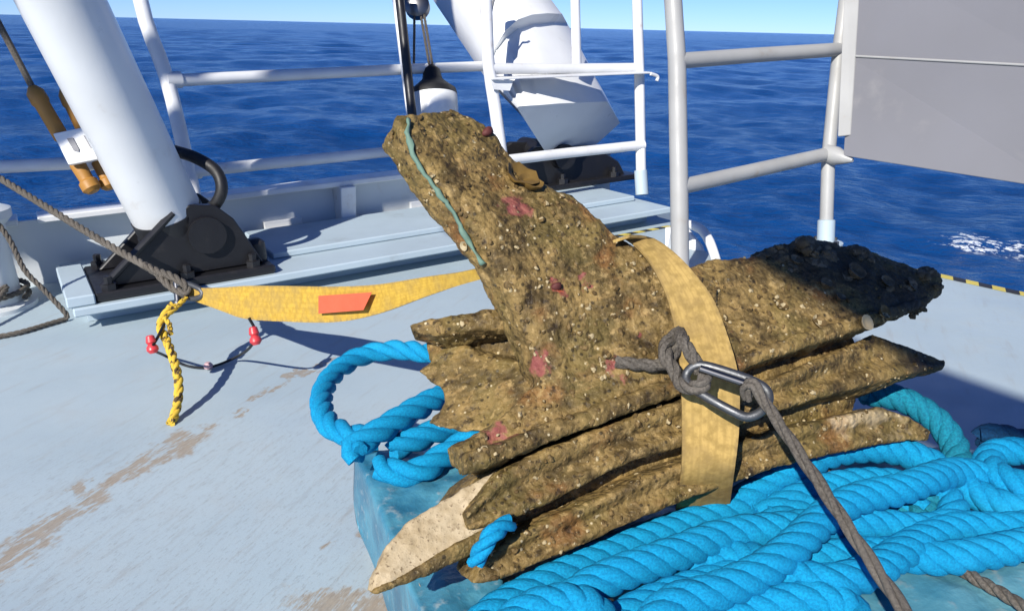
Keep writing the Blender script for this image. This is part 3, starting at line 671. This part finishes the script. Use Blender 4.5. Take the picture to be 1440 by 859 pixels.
# core that carries the fins, set back in the shade
core = loft([S((700, 640), (690, 770), .11, .08, .03, .08), S((900, 540), (900, 690), .12, .09, .05, .12), S((1080, 480), (1080, 640), .13, .10, .05, .12), S((1190, 470), (1190, 600), .15, .12, .03, .06)], 24, .7)
crust(core.build('core', MBR, ram, 180), .008); BV.append(core)
# bare, scraped fin end at the lower left
tip = loft([S((526, 812), (522, 831), 0, -.005, .003, .02), S((540, 774), (548, 822), .02, -.008, .008, .05), S((573, 735), (582, 805), .035, -.008, .010, .07), S((627, 702), (632, 778), .045, -.008, .012, .10), S((702, 660), (692, 736), .035, .0, .012, .12)], 32, .28)
o = tip.build('fin_tip', MBT, ram, 180); crust(o, .004, .010, .004, .002); o['label'] = 'scraped pale bare bronze fin end'; BV.append(tip)
under = loft([S((524, 826), (523, 836), -.006, -.006, .006, .03), S((580, 800), (580, 816), -.014, -.01, .008, .06), S((640, 762), (640, 790), -.012, -.01, .010, .08), S((690, 738), (688, 764), -.008, 0, .01, .1)], 16, .7)
crust(under.build('fin_edge', MBR, ram, 180), .005, .006, .005, .003); BV.append(under)
# rear side: ledge and torn plate
ledge = loft([S((577, 458), (579, 470), .30, .29, .012, .05), S((620, 450), (622, 472), .27, .25, .016, .09), S((690, 437), (690, 466), .24, .22, .016, .1), S((745, 440), (745, 470), .20, .2, .016, .1)], 18, .6)
crust(ledge.build('rear_ledge', MBR, ram, 180), .005, .012, .006, .004); BV.append(ledge)
tp = [(592, 470), (640, 484), (690, 498), (750, 512), (752, 560), (705, 606), (650, 607), (601, 596), (614, 585), (626, 566), (622, 548), (588, 522), (604, 512), (606, 494)]
bm = MB().prism([P(x, y, 1.66 + (752 - x) * .0006 - (y - 470) * .0010) for x, y in tp], FW * .06)
crust(bm.build('torn_plate', MBR, ram, 180), .005, .012, .006, .004)
bm2 = loft([S((600, 480), (604, 510), .33, .33, .005, .03), S((680, 470), (680, 520), .30, .3, .01, .05), S((760, 470), (760, 540), .27, .27, .02, .08)], 16, .7)
crust(bm2.build('rear_wall', MBR, ram, 180), .006)

allv = []; allf = []
for m in BV:
    n = len(allv); allv += m.v; allf += [[i + n for i in f] for f in m.f]
bvh = BVHTree.FromPolygons(allv, allf)
def hit(x, y, off=0.0):
    r = P(x, y, 1.0) - CAM; loc, nn, idx, dist = bvh.ray_cast(CAM, r.normalized())
    if loc is None: return None, None
    nn = nn if nn.dot(r) < 0 else -nn
    return loc + nn * off, nn

# shells and nodules: crust of many small lumps, joined
def lump(mb, p, nn, r, flat=.7, seed=0, sub=1):
    bm = bmesh.new(); bmesh.ops.create_icosphere(bm, subdivisions=sub, radius=1)
    rot = nn.to_track_quat('Z', 'Y').to_matrix() @ Matrix.Rotation(random.uniform(0, 6.28), 3, 'Z')
    sx = random.uniform(.7, 1.3)
    vs = []
    for v in bm.verts:
        q = v.co * (1 + .35 * noise.noise(v.co * 1.7 + Vector((seed, seed * .7, 3))) + (.25 * noise.noise(v.co * 4 + Vector((seed, 1, 3))) if sub > 1 else 0)); vs.append(p + rot @ Vector((q.x * r * sx, q.y * r / sx, q.z * r * flat)))
    mb.add(vs, [[v.index for v in f.verts] for f in bm.faces]); bm.free()
def shellmat(name, cols):
    t = NT(name); vc = t.voro(90, 'F1', 'Color'); sep = t.n.new('ShaderNodeSeparateColor'); t.L(vc, sep.inputs[0])
    c = t.mix(t.ramp(sep.outputs[0], .3, .6), cols[0], cols[1]); c = t.mix(t.math('GREATER_THAN', sep.outputs[1], .8), c, cols[2])
    n = t.noise(120, 4); c = t.mix(t.ramp(n, .5, .75), c, (.07, .05, .02)); return t.fin(c, .7, 0, t.bump(n, .5, .004), .3)
shell = shellmat('shell_crust', ((.085, .052, .016), (.17, .11, .04), (.40, .32, .18)))
dark = shellmat('black_crust', ((.10, .072, .040), (.14, .10, .055), (.20, .15, .09)))
mbs = MB(); k = 0
while k < 900:
    x = random.uniform(530, 1320); y = random.uniform(150, 830)
    p, nn = hit(x, y)
    if p is None or (x < 690 and y > 655) : continue
    if x > 1060 and y < 400: continue
    k += 1; lump(mbs, p, nn, random.choice((.0028, .0032, .004, .005, .007)) * random.uniform(.8, 1.25), random.uniform(.4, .9), k)
mbs.build('shell_crust', shell, ram, None, 'stuff')
gw = loft([S((1058, 356), (1062, 372), .22, .19, .012, .03), S((1085, 344), (1092, 384), .22, .17, .018, .04), S((1125, 340), (1130, 396), .23, .15, .020, .05), S((1165, 344), (1170, 408), .23, .14, .020, .05), S((1210, 350), (1212, 425), .22, .13, .020, .05),
           S((1255, 374), (1255, 432), .21, .12, .018, .04), S((1290, 382), (1286, 436), .20, .13, .016, .04), S((1320, 388), (1316, 416), .19, .15, .012, .03)], 30, .6)
tx4 = bpy.data.textures.new('nodules', 'VORONOI'); tx4.noise_scale = .07
go = crust(gw.build('dark_growth', dark, ram, 180), .004, .036, .010, .0); go.modifiers['pits'].texture = tx4; go.modifiers['pits'].strength = -.034
mbk = MB()
for q, (x, y, r) in enumerate([(1076, 356, .012), (1098, 348, .016), (1126, 341, .020), (1142, 352, .011), (1166, 351, .017), (1206, 352, .019), (1222, 362, .010), (1258, 382, .013), (1298, 384, .017), (1318, 398, .012), (1300, 430, .015), (1286, 436, .010), (1238, 402, .020), (1178, 388, .016), (1150, 372, .014), (1206, 418, .013), (1262, 412, .016), (1112, 372, .012)]):
    c_ = P(x, y + 4, df(x) + .175 - max(0, y - 356) * .0009)
    for k in range(3): lump(mbk, c_ + Vector((random.uniform(-1, 1), random.uniform(-1, 1), random.uniform(-.8, .5))) * r * .8, Vector((random.uniform(-1, 1), random.uniform(-1, 1), 1)).normalized(), r * random.uniform(.45, .95), random.uniform(.5, 1), q * 3 + k, 2)
mbk.build('growth_nodules', dark, ram, 180, 'stuff')
# open shells and sponge
def dish(x, y, r, mat, name, tilt=.3):
    p, nn = hit(x, y, .004)
    if p is None: p = P(x, y, df(x) + .18); nn = (CAM - p).normalized()
    m = MB(); m.lathe(p, (nn + Vector((tilt * .5, 0, tilt))).normalized(), [(r * .5, -r * .3), (r, r * .25), (r * 1.05, r * .4), (r * .8, r * .35), (r * .4, 0), (.001, -.05 * r)], 12)
    for v in m.v: v += Vector((noise.noise(v * 40), noise.noise(v * 40 + Vector((9, 0, 0))), noise.noise(v * 40 + Vector((0, 9, 0))))) * r * .35
    o = m.build(name, mat, ram, 60); return o
maroon = paint('maroon_sponge', (.10, .022, .018), .7, (.12, .03, .02), .6, 30); amber = paint('amber_shell', (.17, .10, .02), .6, (.09, .05, .02), .7, 25); crm = paint('cream_shell', (.42, .34, .2), .6, (.14, .1, .05), .7, 25)
dish(728, 252, .036, amber, 'oyster_shell', .5); dish(742, 262, .026, amber, 'oyster_shell'); dish(720, 535, .022, amber, 'oyster_shell')
for x, y, r in [(655, 345, .010), (1150, 455, .016), (1098, 432, .014), (850, 500, .01), (1240, 440, .016), (1215, 455, .016)]:
    dish(x, y, r, crm if (x + y) % 3 else shell, 'barnacle', .2)
for x, y, r in ((685, 186, .013), (782, 403, .010)):
    p, nn = hit(x, y, .002)
    if p is not None:
        msp = MB(); lump(msp, p, nn, r, .8, x, 2); msp.build('sponge', maroon, ram, 180)
for x, y, r in [(1200, 385, .022), (1160, 400, .014), (1245, 398, .016), (1118, 368, .014), (1280, 402, .016), (1180, 420, .012)]: dish(x, y, r, dark, 'barnacle', .15)
# green line of verdigris cord along the edge of the cowl
teal = paint('verdigris', (.13, .22, .165), .7, (.12, .10, .05), .9, 40)
pts = []
for x, y in [(574, 172), (573, 190), (582, 212), (598, 240), (622, 272), (640, 298), (656, 325), (668, 345), (684, 370)]:
    p, nn = hit(x, y, .007)
    if p is not None: pts.append(p)
mc = MB().tube(smoothpath(pts, .008), .0052, 8, flat=1.0)
for v in mc.v: v += Vector((noise.noise(v * 60), noise.noise(v * 60 + Vector((5, 0, 0))), noise.noise(v * 60 + Vector((0, 5, 0))))) * .005
mc.build('green_edge_cord', teal, ram, 180)

# ------------------------------------------------------------------ webbing round the ram
def ribbon(name, Ls, Rs, mat, th=.004, parent=None, sag=0):
    n = len(Ls); m = MB(); W = 5; uvs = []; s = 0
    for i in range(n):
        nn = None; a = Ls[max(i - 1, 0)]; c = Ls[min(i + 1, n - 1)]; T = (c - a).normalized(); u = (Rs[i] - Ls[i]); nn = T.cross(u).normalized()
        if i: s += ((Ls[i] + Rs[i]) / 2 - (Ls[i - 1] + Rs[i - 1]) / 2).length
        for side_ in (1, -1):
            for k in range(W):
                t = k / (W - 1); m.v.append(Ls[i].lerp(Rs[i], t) + nn * th * .5 * side_); uvs.append((t, s))
    for i in range(n - 1):
        b0 = i * 2 * W; b1 = b0 + 2 * W
        for k in range(W - 1):
            m.f.append([b0 + k, b0 + k + 1, b1 + k + 1, b1 + k]); m.f.append([b0 + W + k + 1, b0 + W + k, b1 + W + k, b1 + W + k + 1])
        m.f.append([b0, b1, b1 + W, b0 + W]); m.f.append([b0 + W - 1, b0 + 2 * W - 1, b1 + 2 * W - 1, b1 + W - 1])
    m.f.append([k for k in range(W)] + [W + k for k in range(W)][::-1]); e = (n - 1) * 2 * W; m.f.append([e + k for k in range(W)] + [e + W + k for k in range(W)][::-1])
    o = m.build(name, mat, parent, 40); uvl = o.data.uv_layers.new(name='UVMap')
    for lp_ in o.data.loops: uvl.data[lp_.index].uv = uvs[lp_.vertex_index]
    return o
Lp = [(862, 340), (880, 336), (905, 358), (922, 385), (938, 420), (950, 470), (957, 530), (959, 600), (958, 660), (950, 716)]
Rp = [(885, 332), (918, 336), (955, 362), (980, 390), (1002, 420), (1022, 470), (1038, 530), (1039, 600), (1033, 655), (1026, 706)]
ds = []
for i in range(len(Lp)):
    q = []
    for t in np.linspace(0, 1, 7):
        x = Lp[i][0] * (1 - t) + Rp[i][0] * t; y = Lp[i][1] * (1 - t) + Rp[i][1] * t; p, nn = hit(x, y)
        if p is not None: q.append((p - CAM).dot(FW))
    ds.append(min(q) if q else df(Lp[i][0]) + .2)
ds = [min(ds[max(0, i - 1):i + 2]) * .4 + ds[i] * .6 - .022 for i in range(len(ds))]
LL = smoothpath([P(*Lp[i], ds[i]) for i in range(len(Lp))], .02); n_ = len(LL)
def resn(pts, n): return resample(pts, resample(pts, .02)[1] / n * .99999)[0][:n + 1]
LL = resn(smoothpath([P(*Lp[i], ds[i]) for i in range(len(Lp))], .01), 40); RR = resn(smoothpath([P(*Rp[i], ds[i]) for i in range(len(Rp))], .01), 40)
tag(ribbon('lifting_strap', LL, RR, M['weboldyellow'], .006), 'wide faded yellow webbing strap wrapped over the bronze ram', 'strap')

# long sling from the shackle to the back of the ram
cp = [(258, 411, 3.24, 7), (285, 416, 3.15, 11), (315, 421, 3.05, 17), (345, 425, 2.95, 23), (400, 427, 2.75, 25), (470, 428, 2.5, 25), (530, 421, 2.3, 21), (600, 403, 2.08, 14), (650, 391, 1.92, 9), (700, 378, 1.80, 8)]
LL = resn(smoothpath([P(x, y - w, d) for x, y, d, w in cp], .02), 50); RR = resn(smoothpath([P(x, y + w, d + .02) for x, y, d, w in cp], .02), 50)
sling = thing('lifting_sling', P(258, 411, 3.24), 'yellow lifting sling with red label stretched behind the ram', 'sling')
ribbon('webbing', LL, RR, M['webyellow'], .007, sling)
def on(x, y, d, e): return P(x, y, d - e)
lab = [P(449, 416, 2.555), P(524, 411, 2.295), P(512, 436, 2.335), P(449, 441, 2.56)]
MB().prism([p - FW * .012 for p in lab], FW * .004).build('label_patch', M['redtape'], sling)
sk = thing('shackle', P(255, 408, 3.2), 'steel shackle joining the brown tow rope to the yellow sling', 'shackle')
MB().tube(smoothpath([P(248, 402, 3.20), P(262, 399, 3.19), P(282, 407, 3.16), P(284, 416, 3.16), P(268, 420, 3.19), P(252, 412, 3.2)], .01, True), .011, 8, closed=True).build('bow', M['steel'], sk, 60)
MB().lathe(P(248, 396, 3.2), P(250, 418, 3.2) - P(248, 396, 3.2), [(.014, -.01), (.014, .075), (.022, .078), (.022, .09)], 10).build('pin', M['darksteel'], sk, 40)
tag(laid_rope(MB(), [P(-40, 226, 3.75), P(60, 288, 3.6), P(150, 343, 3.42), P(215, 380, 3.28), P(252, 404, 3.2)], .016, 3).build('tow_rope', M['brownrope'], None, 60), 'taut brown rope running from the left edge down to the shackle', 'rope')
sp = thing('rope_splice', P(225, 385, 3.2), 'thick brown spliced eye where the rope meets the shackle', 'splice')
MB().tube(smoothpath([P(205, 374, 3.24), P(218, 380, 3.22), P(235, 392, 3.21), P(256, 406, 3.19), P(262, 412, 3.19)], .02), [.018, .026, .03] + [.026] * 100, 10) if False else None
laid_rope(MB(), [P(203, 373, 3.26), P(222, 382, 3.23), P(240, 388, 3.20), P(262, 402, 3.18), P(262, 412, 3.18), P(244, 406, 3.2), P(224, 388, 3.22)], .016, 3).build('eye', M['brownrope'], sp, 60)
# short flecked rope hanging from the shackle to the deck
yr = [P(244, 428, 3.14), P(230, 446, 3.10), P(226, 462, 3.06), P(234, 478, 3.02), P(244, 505, 2.97), P(251, 535, 2.92), P(250, 565, 2.88), Pz(243, 590, .012), Pz(240, 594, .012)]
tag(laid_rope(MB(), yr, .0165, 3).build('tail_rope', M['yellowrope'], None, 60), 'short yellow rope with dark flecks hanging from the shackle to the deck', 'rope')
tag(laid_rope(MB(), [P(262, 418, 3.17), P(246, 434, 3.13), P(232, 447, 3.09), P(238, 455, 3.07), P(240, 470, 3.04)], .010, 3).build('lashing', M['yellowrope'], None, 60), 'thin yellow lashing tied between the shackle and the flecked rope', 'rope')
# thin wire with red end caps
wr = thing('tag_wire', Pz(290, 520), 'thin black wire loop with two red caps lying by the sling', 'wire')
wp = [P(231, 455, 3.05), P(222, 474, 3.0), P(215, 490, 2.98), Pz(232, 500, .03), Pz(262, 514, .012), Pz(295, 516, .012), Pz(330, 503, .03), P(352, 488, 2.96), P(360, 468, 2.95), P(350, 447, 2.93)]
MB().tube(smoothpath(wp, .015), .0055, 6).build('wire', M['rubber'], wr, 60)
for x, y, d, ang in ((213, 484, 2.97, 0), (358, 472, 2.93, 1)):
    c = P(x, y, d); u = (P(x + 3, y + 14, d) - c).normalized()
    m = MB().lathe(c, u, [(.009, -.034), (.015, -.03), (.019, -.008), (.013, .0), (.021, .01), (.022, .022), (.012, .034)], 9)
    m.build('red_cap', M['red'], wr, 40)
MB().lathe(Pz(293, 516, .012), ZX, [(.016, -.004), (.02, .008), (.01, .02)], 8).build('pale_bead', paint('pink_bead', (.55, .35, .36), .5), wr, 40)

# ------------------------------------------------------------------ carabiner, brown cord and tow cable at the ram
kb = thing('carabiner', P(1010, 550, 1.47), 'large steel snap hook lying over the yellow strap', 'carabiner')
cb = [P(966, 524, 1.50), P(976, 515, 1.495), P(992, 514, 1.49), P(1030, 525, 1.475), P(1064, 538, 1.465), P(1079, 550, 1.46), P(1080, 565, 1.45), P(1068, 580, 1.44), P(1050, 586, 1.44), P(1030, 578, 1.445), P(1000, 562, 1.46), P(975, 546, 1.48), P(965, 534, 1.495)]
MB().tube(smoothpath(cb, .006, True),   .0088, 10, closed=True).build('body', M['steel'], kb, 60)
MB().tube([P(984, 518, 1.468), P(1052, 541, 1.452)], .0075, 8).build('gate', M['darksteel'], kb, 60)
MB().lathe(P(1052, 541, 1.452), P(1060, 544, 1.45) - P(1052, 541, 1.452), [(.012, -.008), (.012, .016)], 10).build('gate_latch', M['steel'], kb, 40)
cs = thing('cord_sling', P(940, 500, 1.5), 'grey brown cord looped round the ram and into the snap hook', 'cord')
def ond(x, y, off):
    p, nn = hit(x, y); return (p - FW * off) if p is not None else P(x, y, df(x))
laid_rope(MB(), [ond(866, 508, .008), ond(895, 511, .02), ond(925, 512, .03), ond(938, 500, .045), ond(945, 480, .05), ond(948, 466, .045), P(962, 482, 1.515), P(976, 505, 1.50), P(985, 522, 1.495)], .013, 3, sides=6).build('strand', M['brownrope'], cs, 60)
laid_rope(MB(), [ond(950, 466, .04), ond(930, 482, .055), ond(928, 500, .065), ond(942, 522, .07), P(958, 540, 1.50), P(975, 546, 1.475), P(990, 540, 1.465), P(992, 525, 1.48)], .014, 3, sides=6).build('strand', M['brownrope'], cs, 60)
cable = [P(1052, 560, 1.46), P(1048, 545, 1.445), P(1060, 540, 1.43), P(1075, 565, 1.42), P(1100, 602, 1.38), P(1150, 676, 1.30), P(1200, 752, 1.22), P(1250, 826, 1.14), P(1310, 915, 1.04)]
tag(laid_rope(MB(), cable, .0108, 3, .22, sides=7).build('tow_cable', M['brownrope'], None, 60), 'taut grey brown rope from the snap hook down to the lower right', 'rope')

# ------------------------------------------------------------------ pallet, plastic sheet, timber under the ram
ZP = .27
pc = [Pz(508, 646, ZP), Pz(1520, 640, ZP), Pz(1520, 960, ZP), Pz(632, 935, ZP)]
pa = (pc[1] - pc[0]).normalized(); pbv = (pc[3] - pc[0]).normalized()
pal = thing('pallet', (pc[0] + pc[2]) / 2 - ZX * ZP, 'timber pallet covered with blue plastic under the ram and ropes', 'pallet')
L1 = 1.75; L2 = 1.0; pap = Vector((pa.x, pa.y, 0)).normalized(); pbp = Vector((pbv.x, pbv.y, 0)).normalized()
for i in range(7): MB().box(pc[0] + pbp * (i * .145) - ZX * .022 + pap * random.uniform(0, .01), pap * L1, pbp * .115, ZX * .022, .003).build('board', M['wood'], pal)
for i in range(3): MB().box(pc[0] + pap * (i * (L1 - .1) / 2 + .004) - ZX * ZP + ZX * .022, pap * .095, pbp * .985, ZX * (ZP - .044 - .001), .004).build('bearer', M['wood'], pal)
for i in range(3): MB().box(pc[0] + pbp * (i * .43) - ZX * ZP + ZX * .001, pap * L1, pbp * .11, ZX * .02, .003).build('board', M['wood'], pal)
def sheet(name, label, fn, nu, nv, mat):
    m = MB()
    for th in (0, 1):
        for i in range(nu + 1):
            for j in range(nv + 1): m.v.append(fn(i / nu, j / nv) - ZX * .0012 * th)
    K = (nu + 1) * (nv + 1)
    for i in range(nu):
        for j in range(nv):
            a = i * (nv + 1) + j; m.f.append([a, a + 1, a + nv + 2, a + nv + 1]); m.f.append([K + a + nv + 1, K + a + nv + 2, K + a + 1, K + a])
    for i in range(nu):
        a = i * (nv + 1); c = a + nv + 1; m.f.append([a, c, K + c, K + a]); m.f.append([a + nv, K + a + nv, K + c + nv, c + nv])
    for j in range(nv):
        a = j; m.f.append([a, K + a, K + a + 1, a + 1]); a = nu * (nv + 1) + j; m.f.append([a, a + 1, K + a + 1, K + a])
    return tag(m.build(name, mat, None, 180), label, 'sheet')
t = NT('blue_plastic'); n = t.noise(7, 5, .6); n2 = t.noise(30, 4); c = t.mix(t.ramp(n, .35, .65), (.055, .20, .27), (.12, .30, .36)); c = t.mix(t.math('MULTIPLY', t.ramp(n2, .58, .75), .5), c, (.30, .34, .33))
M['sheet'] = t.fin(c, .33, 0, t.bump(t.math('ADD', n, n2), .4, .01), .5)
t = NT('bright_blue_plastic'); n = t.noise(8, 5, .6); n2 = t.noise(36, 4); c = t.mix(t.ramp(n, .35, .65), (.03, .15, .24), (.08, .27, .36)); c = t.mix(t.math('MULTIPLY', t.ramp(n2, .56, .75), .6), c, (.36, .42, .42))
M['sheet2'] = t.fin(c, .3, 0, t.bump(t.math('ADD', n, n2), .4, .01), .5)
def wr_(p, s=1.0): return .010 * s * noise.noise(p * 9) + .006 * s * noise.noise(p * 23 + Vector((3, 1, 2)))
def f1_(u, v):
    p = pc[0] + pap * (.36 + u * 1.45) + pbp * (-.01 + v * 1.02); return p + ZX * (.014 + wr_(p))
sheet('plastic_sheet', 'teal blue plastic sheet covering the pallet under the ropes', f1_, 60, 40, M['sheet'])
def f2_(u, v):
    w = .22 + .07 * math.sin(v * 5 + 1); e = max(0, .22 - u) / .22; uu = max(0, u - .22) / .78
    p = pc[0] + pap * (-.014 - .012 * e + .016 * noise.noise(Vector((v * 6, e, 2))) * e + uu * w) + pbp * (-.02 + v * 1.03); return p + ZX * (.012 + wr_(p, 1.2) * (1 - e) - .24 * e * (.85 + .25 * noise.noise(Vector((v * 4, 1, 1)))))
sheet('plastic_strip', 'blue plastic strip on the left edge of the pallet beside the scraped fin', f2_, 30, 60, M['sheet2'])
tb = thing('timber_bearer', P(880, 745, 1.72) - ZX * .1, 'rough timber block under the fins of the ram', 'timber')
MB().box(P(800, 700, 1.66) - ZX * .13, Vector((.10, .02, 0)), Vector((-.02, .12, 0)), ZX * .13, .004).build('block', M['wood'], tb)
MB().box(P(1120, 600, 1.75) - ZX * .20, Vector((.10, .02, 0)), Vector((-.02, .12, 0)), ZX * .20, .004).build('block', M['wood'], tb)

# ------------------------------------------------------------------ blue ropes
def rz(lst): return [Pz(x, y, z) for x, y, z in lst]
laidL = [
 ([(640, 500, .33), (605, 497, .335), (560, 492, .33), (510, 500, .32), (470, 525, .31), (452, 560, .305), (462, 596, .305), (495, 612, .31), (530, 616, .315)], 'open loop of blue three strand rope left of the ram'),
 ([(505, 640, .36), (496, 630, .37), (520, 615, .38), (560, 590, .385), (610, 562, .38), (650, 548, .36)], 'blue rope end crossing over the open loop'),
 ([(550, 632, .33), (575, 622, .335), (610, 608, .335), (650, 595, .33)], 'short inner bight of blue rope beside the torn plate'),
 ([(690, 610, .35), (655, 622, .33), (625, 640, .318), (590, 662, .312), (555, 664, .312), (535, 655, .312)], 'lowest bight of blue rope beside the plastic strip')]
for pth, lab_ in laidL:
    pp = rz(pth); tag(laid_rope(MB(), pp, .032, 3, .20, 9).build('blue_rope', M['bluerope'], None, 60), lab_, 'rope', 'blue ropes left of the ram')
plait = [
 ([(1040, 706, .33), (1085, 676, .355), (1130, 652, .38), (1188, 633, .385), (1250, 632, .375), (1302, 648, .355), (1342, 674, .335), (1388, 702, .322), (1440, 717, .322), (1520, 720, .322)], 'blue rope arching highest below the lowest fin and out to the right edge'),
 ([(650, 905, .322), (700, 858, .322), (770, 818, .322), (860, 776, .322), (950, 742, .322), (1040, 712, .322), (1110, 690, .322)], 'blue rope running along the underside of the lowest fin'),
 ([(752, 925, .33), (776, 878, .345), (812, 836, .36), (870, 806, .37), (945, 780, .37), (1020, 752, .365), (1085, 744, .36), (1160, 738, .35), (1240, 738, .335), (1300, 744, .325), (1338, 732, .322), (1334, 704, .325), (1295, 688, .335), (1235, 678, .34), (1170, 684, .34), (1120, 702, .335), (1075, 728, .322)], 'blue rope folded back on itself in the middle of the pile'),
 ([(838, 925, .322), (866, 878, .322), (920, 846, .322), (990, 822, .322), (1060, 802, .322), (1140, 786, .322), (1240, 778, .322), (1330, 784, .322), (1430, 768, .322), (1530, 744, .322)], 'long blue rope along the front running out to the right'),
 ([(940, 930, .322), (985, 892, .325), (1050, 862, .335), (1110, 846, .35), (1164, 842, .35), (1200, 866, .335), (1214, 925, .322)], 'blue rope turning down to the bottom beside the taut cable'),
 ([(905, 925, .36), (915, 880, .375), (950, 848, .385), (1010, 830, .385), (1075, 800, .39), (1120, 765, .40), (1165, 722, .40), (1215, 698, .40), (1265, 688, .395), (1310, 672, .385), (1345, 664, .36), (1400, 672, .335)], 'blue rope lying over the top of the pile'),
 ([(690, 930, .33), (712, 884, .345), (750, 856, .36), (800, 846, .365), (838, 862, .36), (850, 905, .345), (846, 940, .33)], 'small loop of blue rope at the bottom edge below the fin tips'),
 ([(960, 800, .322), (1040, 784, .34), (1110, 808, .362), (1170, 818, .365), (1230, 800, .35), (1290, 762, .335), (1350, 742, .328), (1430, 742, .324), (1530, 726, .322)], 'blue rope snaking across the front of the pile to the right edge'),
 ([(1080, 742, .322), (1130, 716, .322), (1190, 706, .322), (1250, 708, .322), (1300, 716, .322)], 'blue rope deep inside the folded bight'),
 ([(1500, 700, .355), (1440, 684, .355), (1398, 666, .35), (1390, 645, .345), (1420, 634, .35), (1500, 640, .35)], 'small bight of blue rope at the right edge')]
for pth, lab_ in plait:
    tag(stout_rope(MB(), rz(pth), .0325).build('blue_rope', M['bluerope'], None, 60), lab_, 'rope', 'blue ropes right of the ram')
tag(stout_rope(MB(), [P(1215, 552, 1.98), P(1270, 562, 1.96), P(1318, 592, 1.92), P(1345, 635, 1.87), P(1340, 675, 1.80), P(1310, 706, 1.73), P(1275, 728, 1.68)], .031).build('teal_rope', M['tealrope'], None, 60), 'faded teal rope arching out from under the fin on the right', 'rope')
tag(stout_rope(MB(), rz([(1380, 618, .34), (1400, 612, .35), (1440, 622, .35), (1500, 630, .34)]), .03).build('dark_rope', fibre('dark_blue_fibre', (.006, .06, .16), (.004, .03, .08), 200), None, 60), 'dark blue rope end at the right edge', 'rope')
tag(laid_rope(MB(), [P(668, 790, 1.40), P(680, 768, 1.385), P(695, 748, 1.385), P(716, 735, 1.42)], .0165, 3).build('rope_end', M['bluerope'], None, 60), 'short stub of blue rope poking out between two fins', 'rope')
tag(laid_rope(MB(), rz([(1335, 790, .30), (1375, 815, .30), (1420, 840, .30), (1480, 880, .30)]), .012, 3).build('steel_wire', M['brownrope'], None, 60), 'grey wire lying on the plastic sheet at the lower right', 'wire')

# ------------------------------------------------------------------ finish: clean up and heel the ship
bpy.context.view_layer.update()
for o in list(sc.objects):
    if '_org' in o: del o['_org']
    if o.parent is None and o is not SEA: o.matrix_world = SHIP @ o.matrix_world
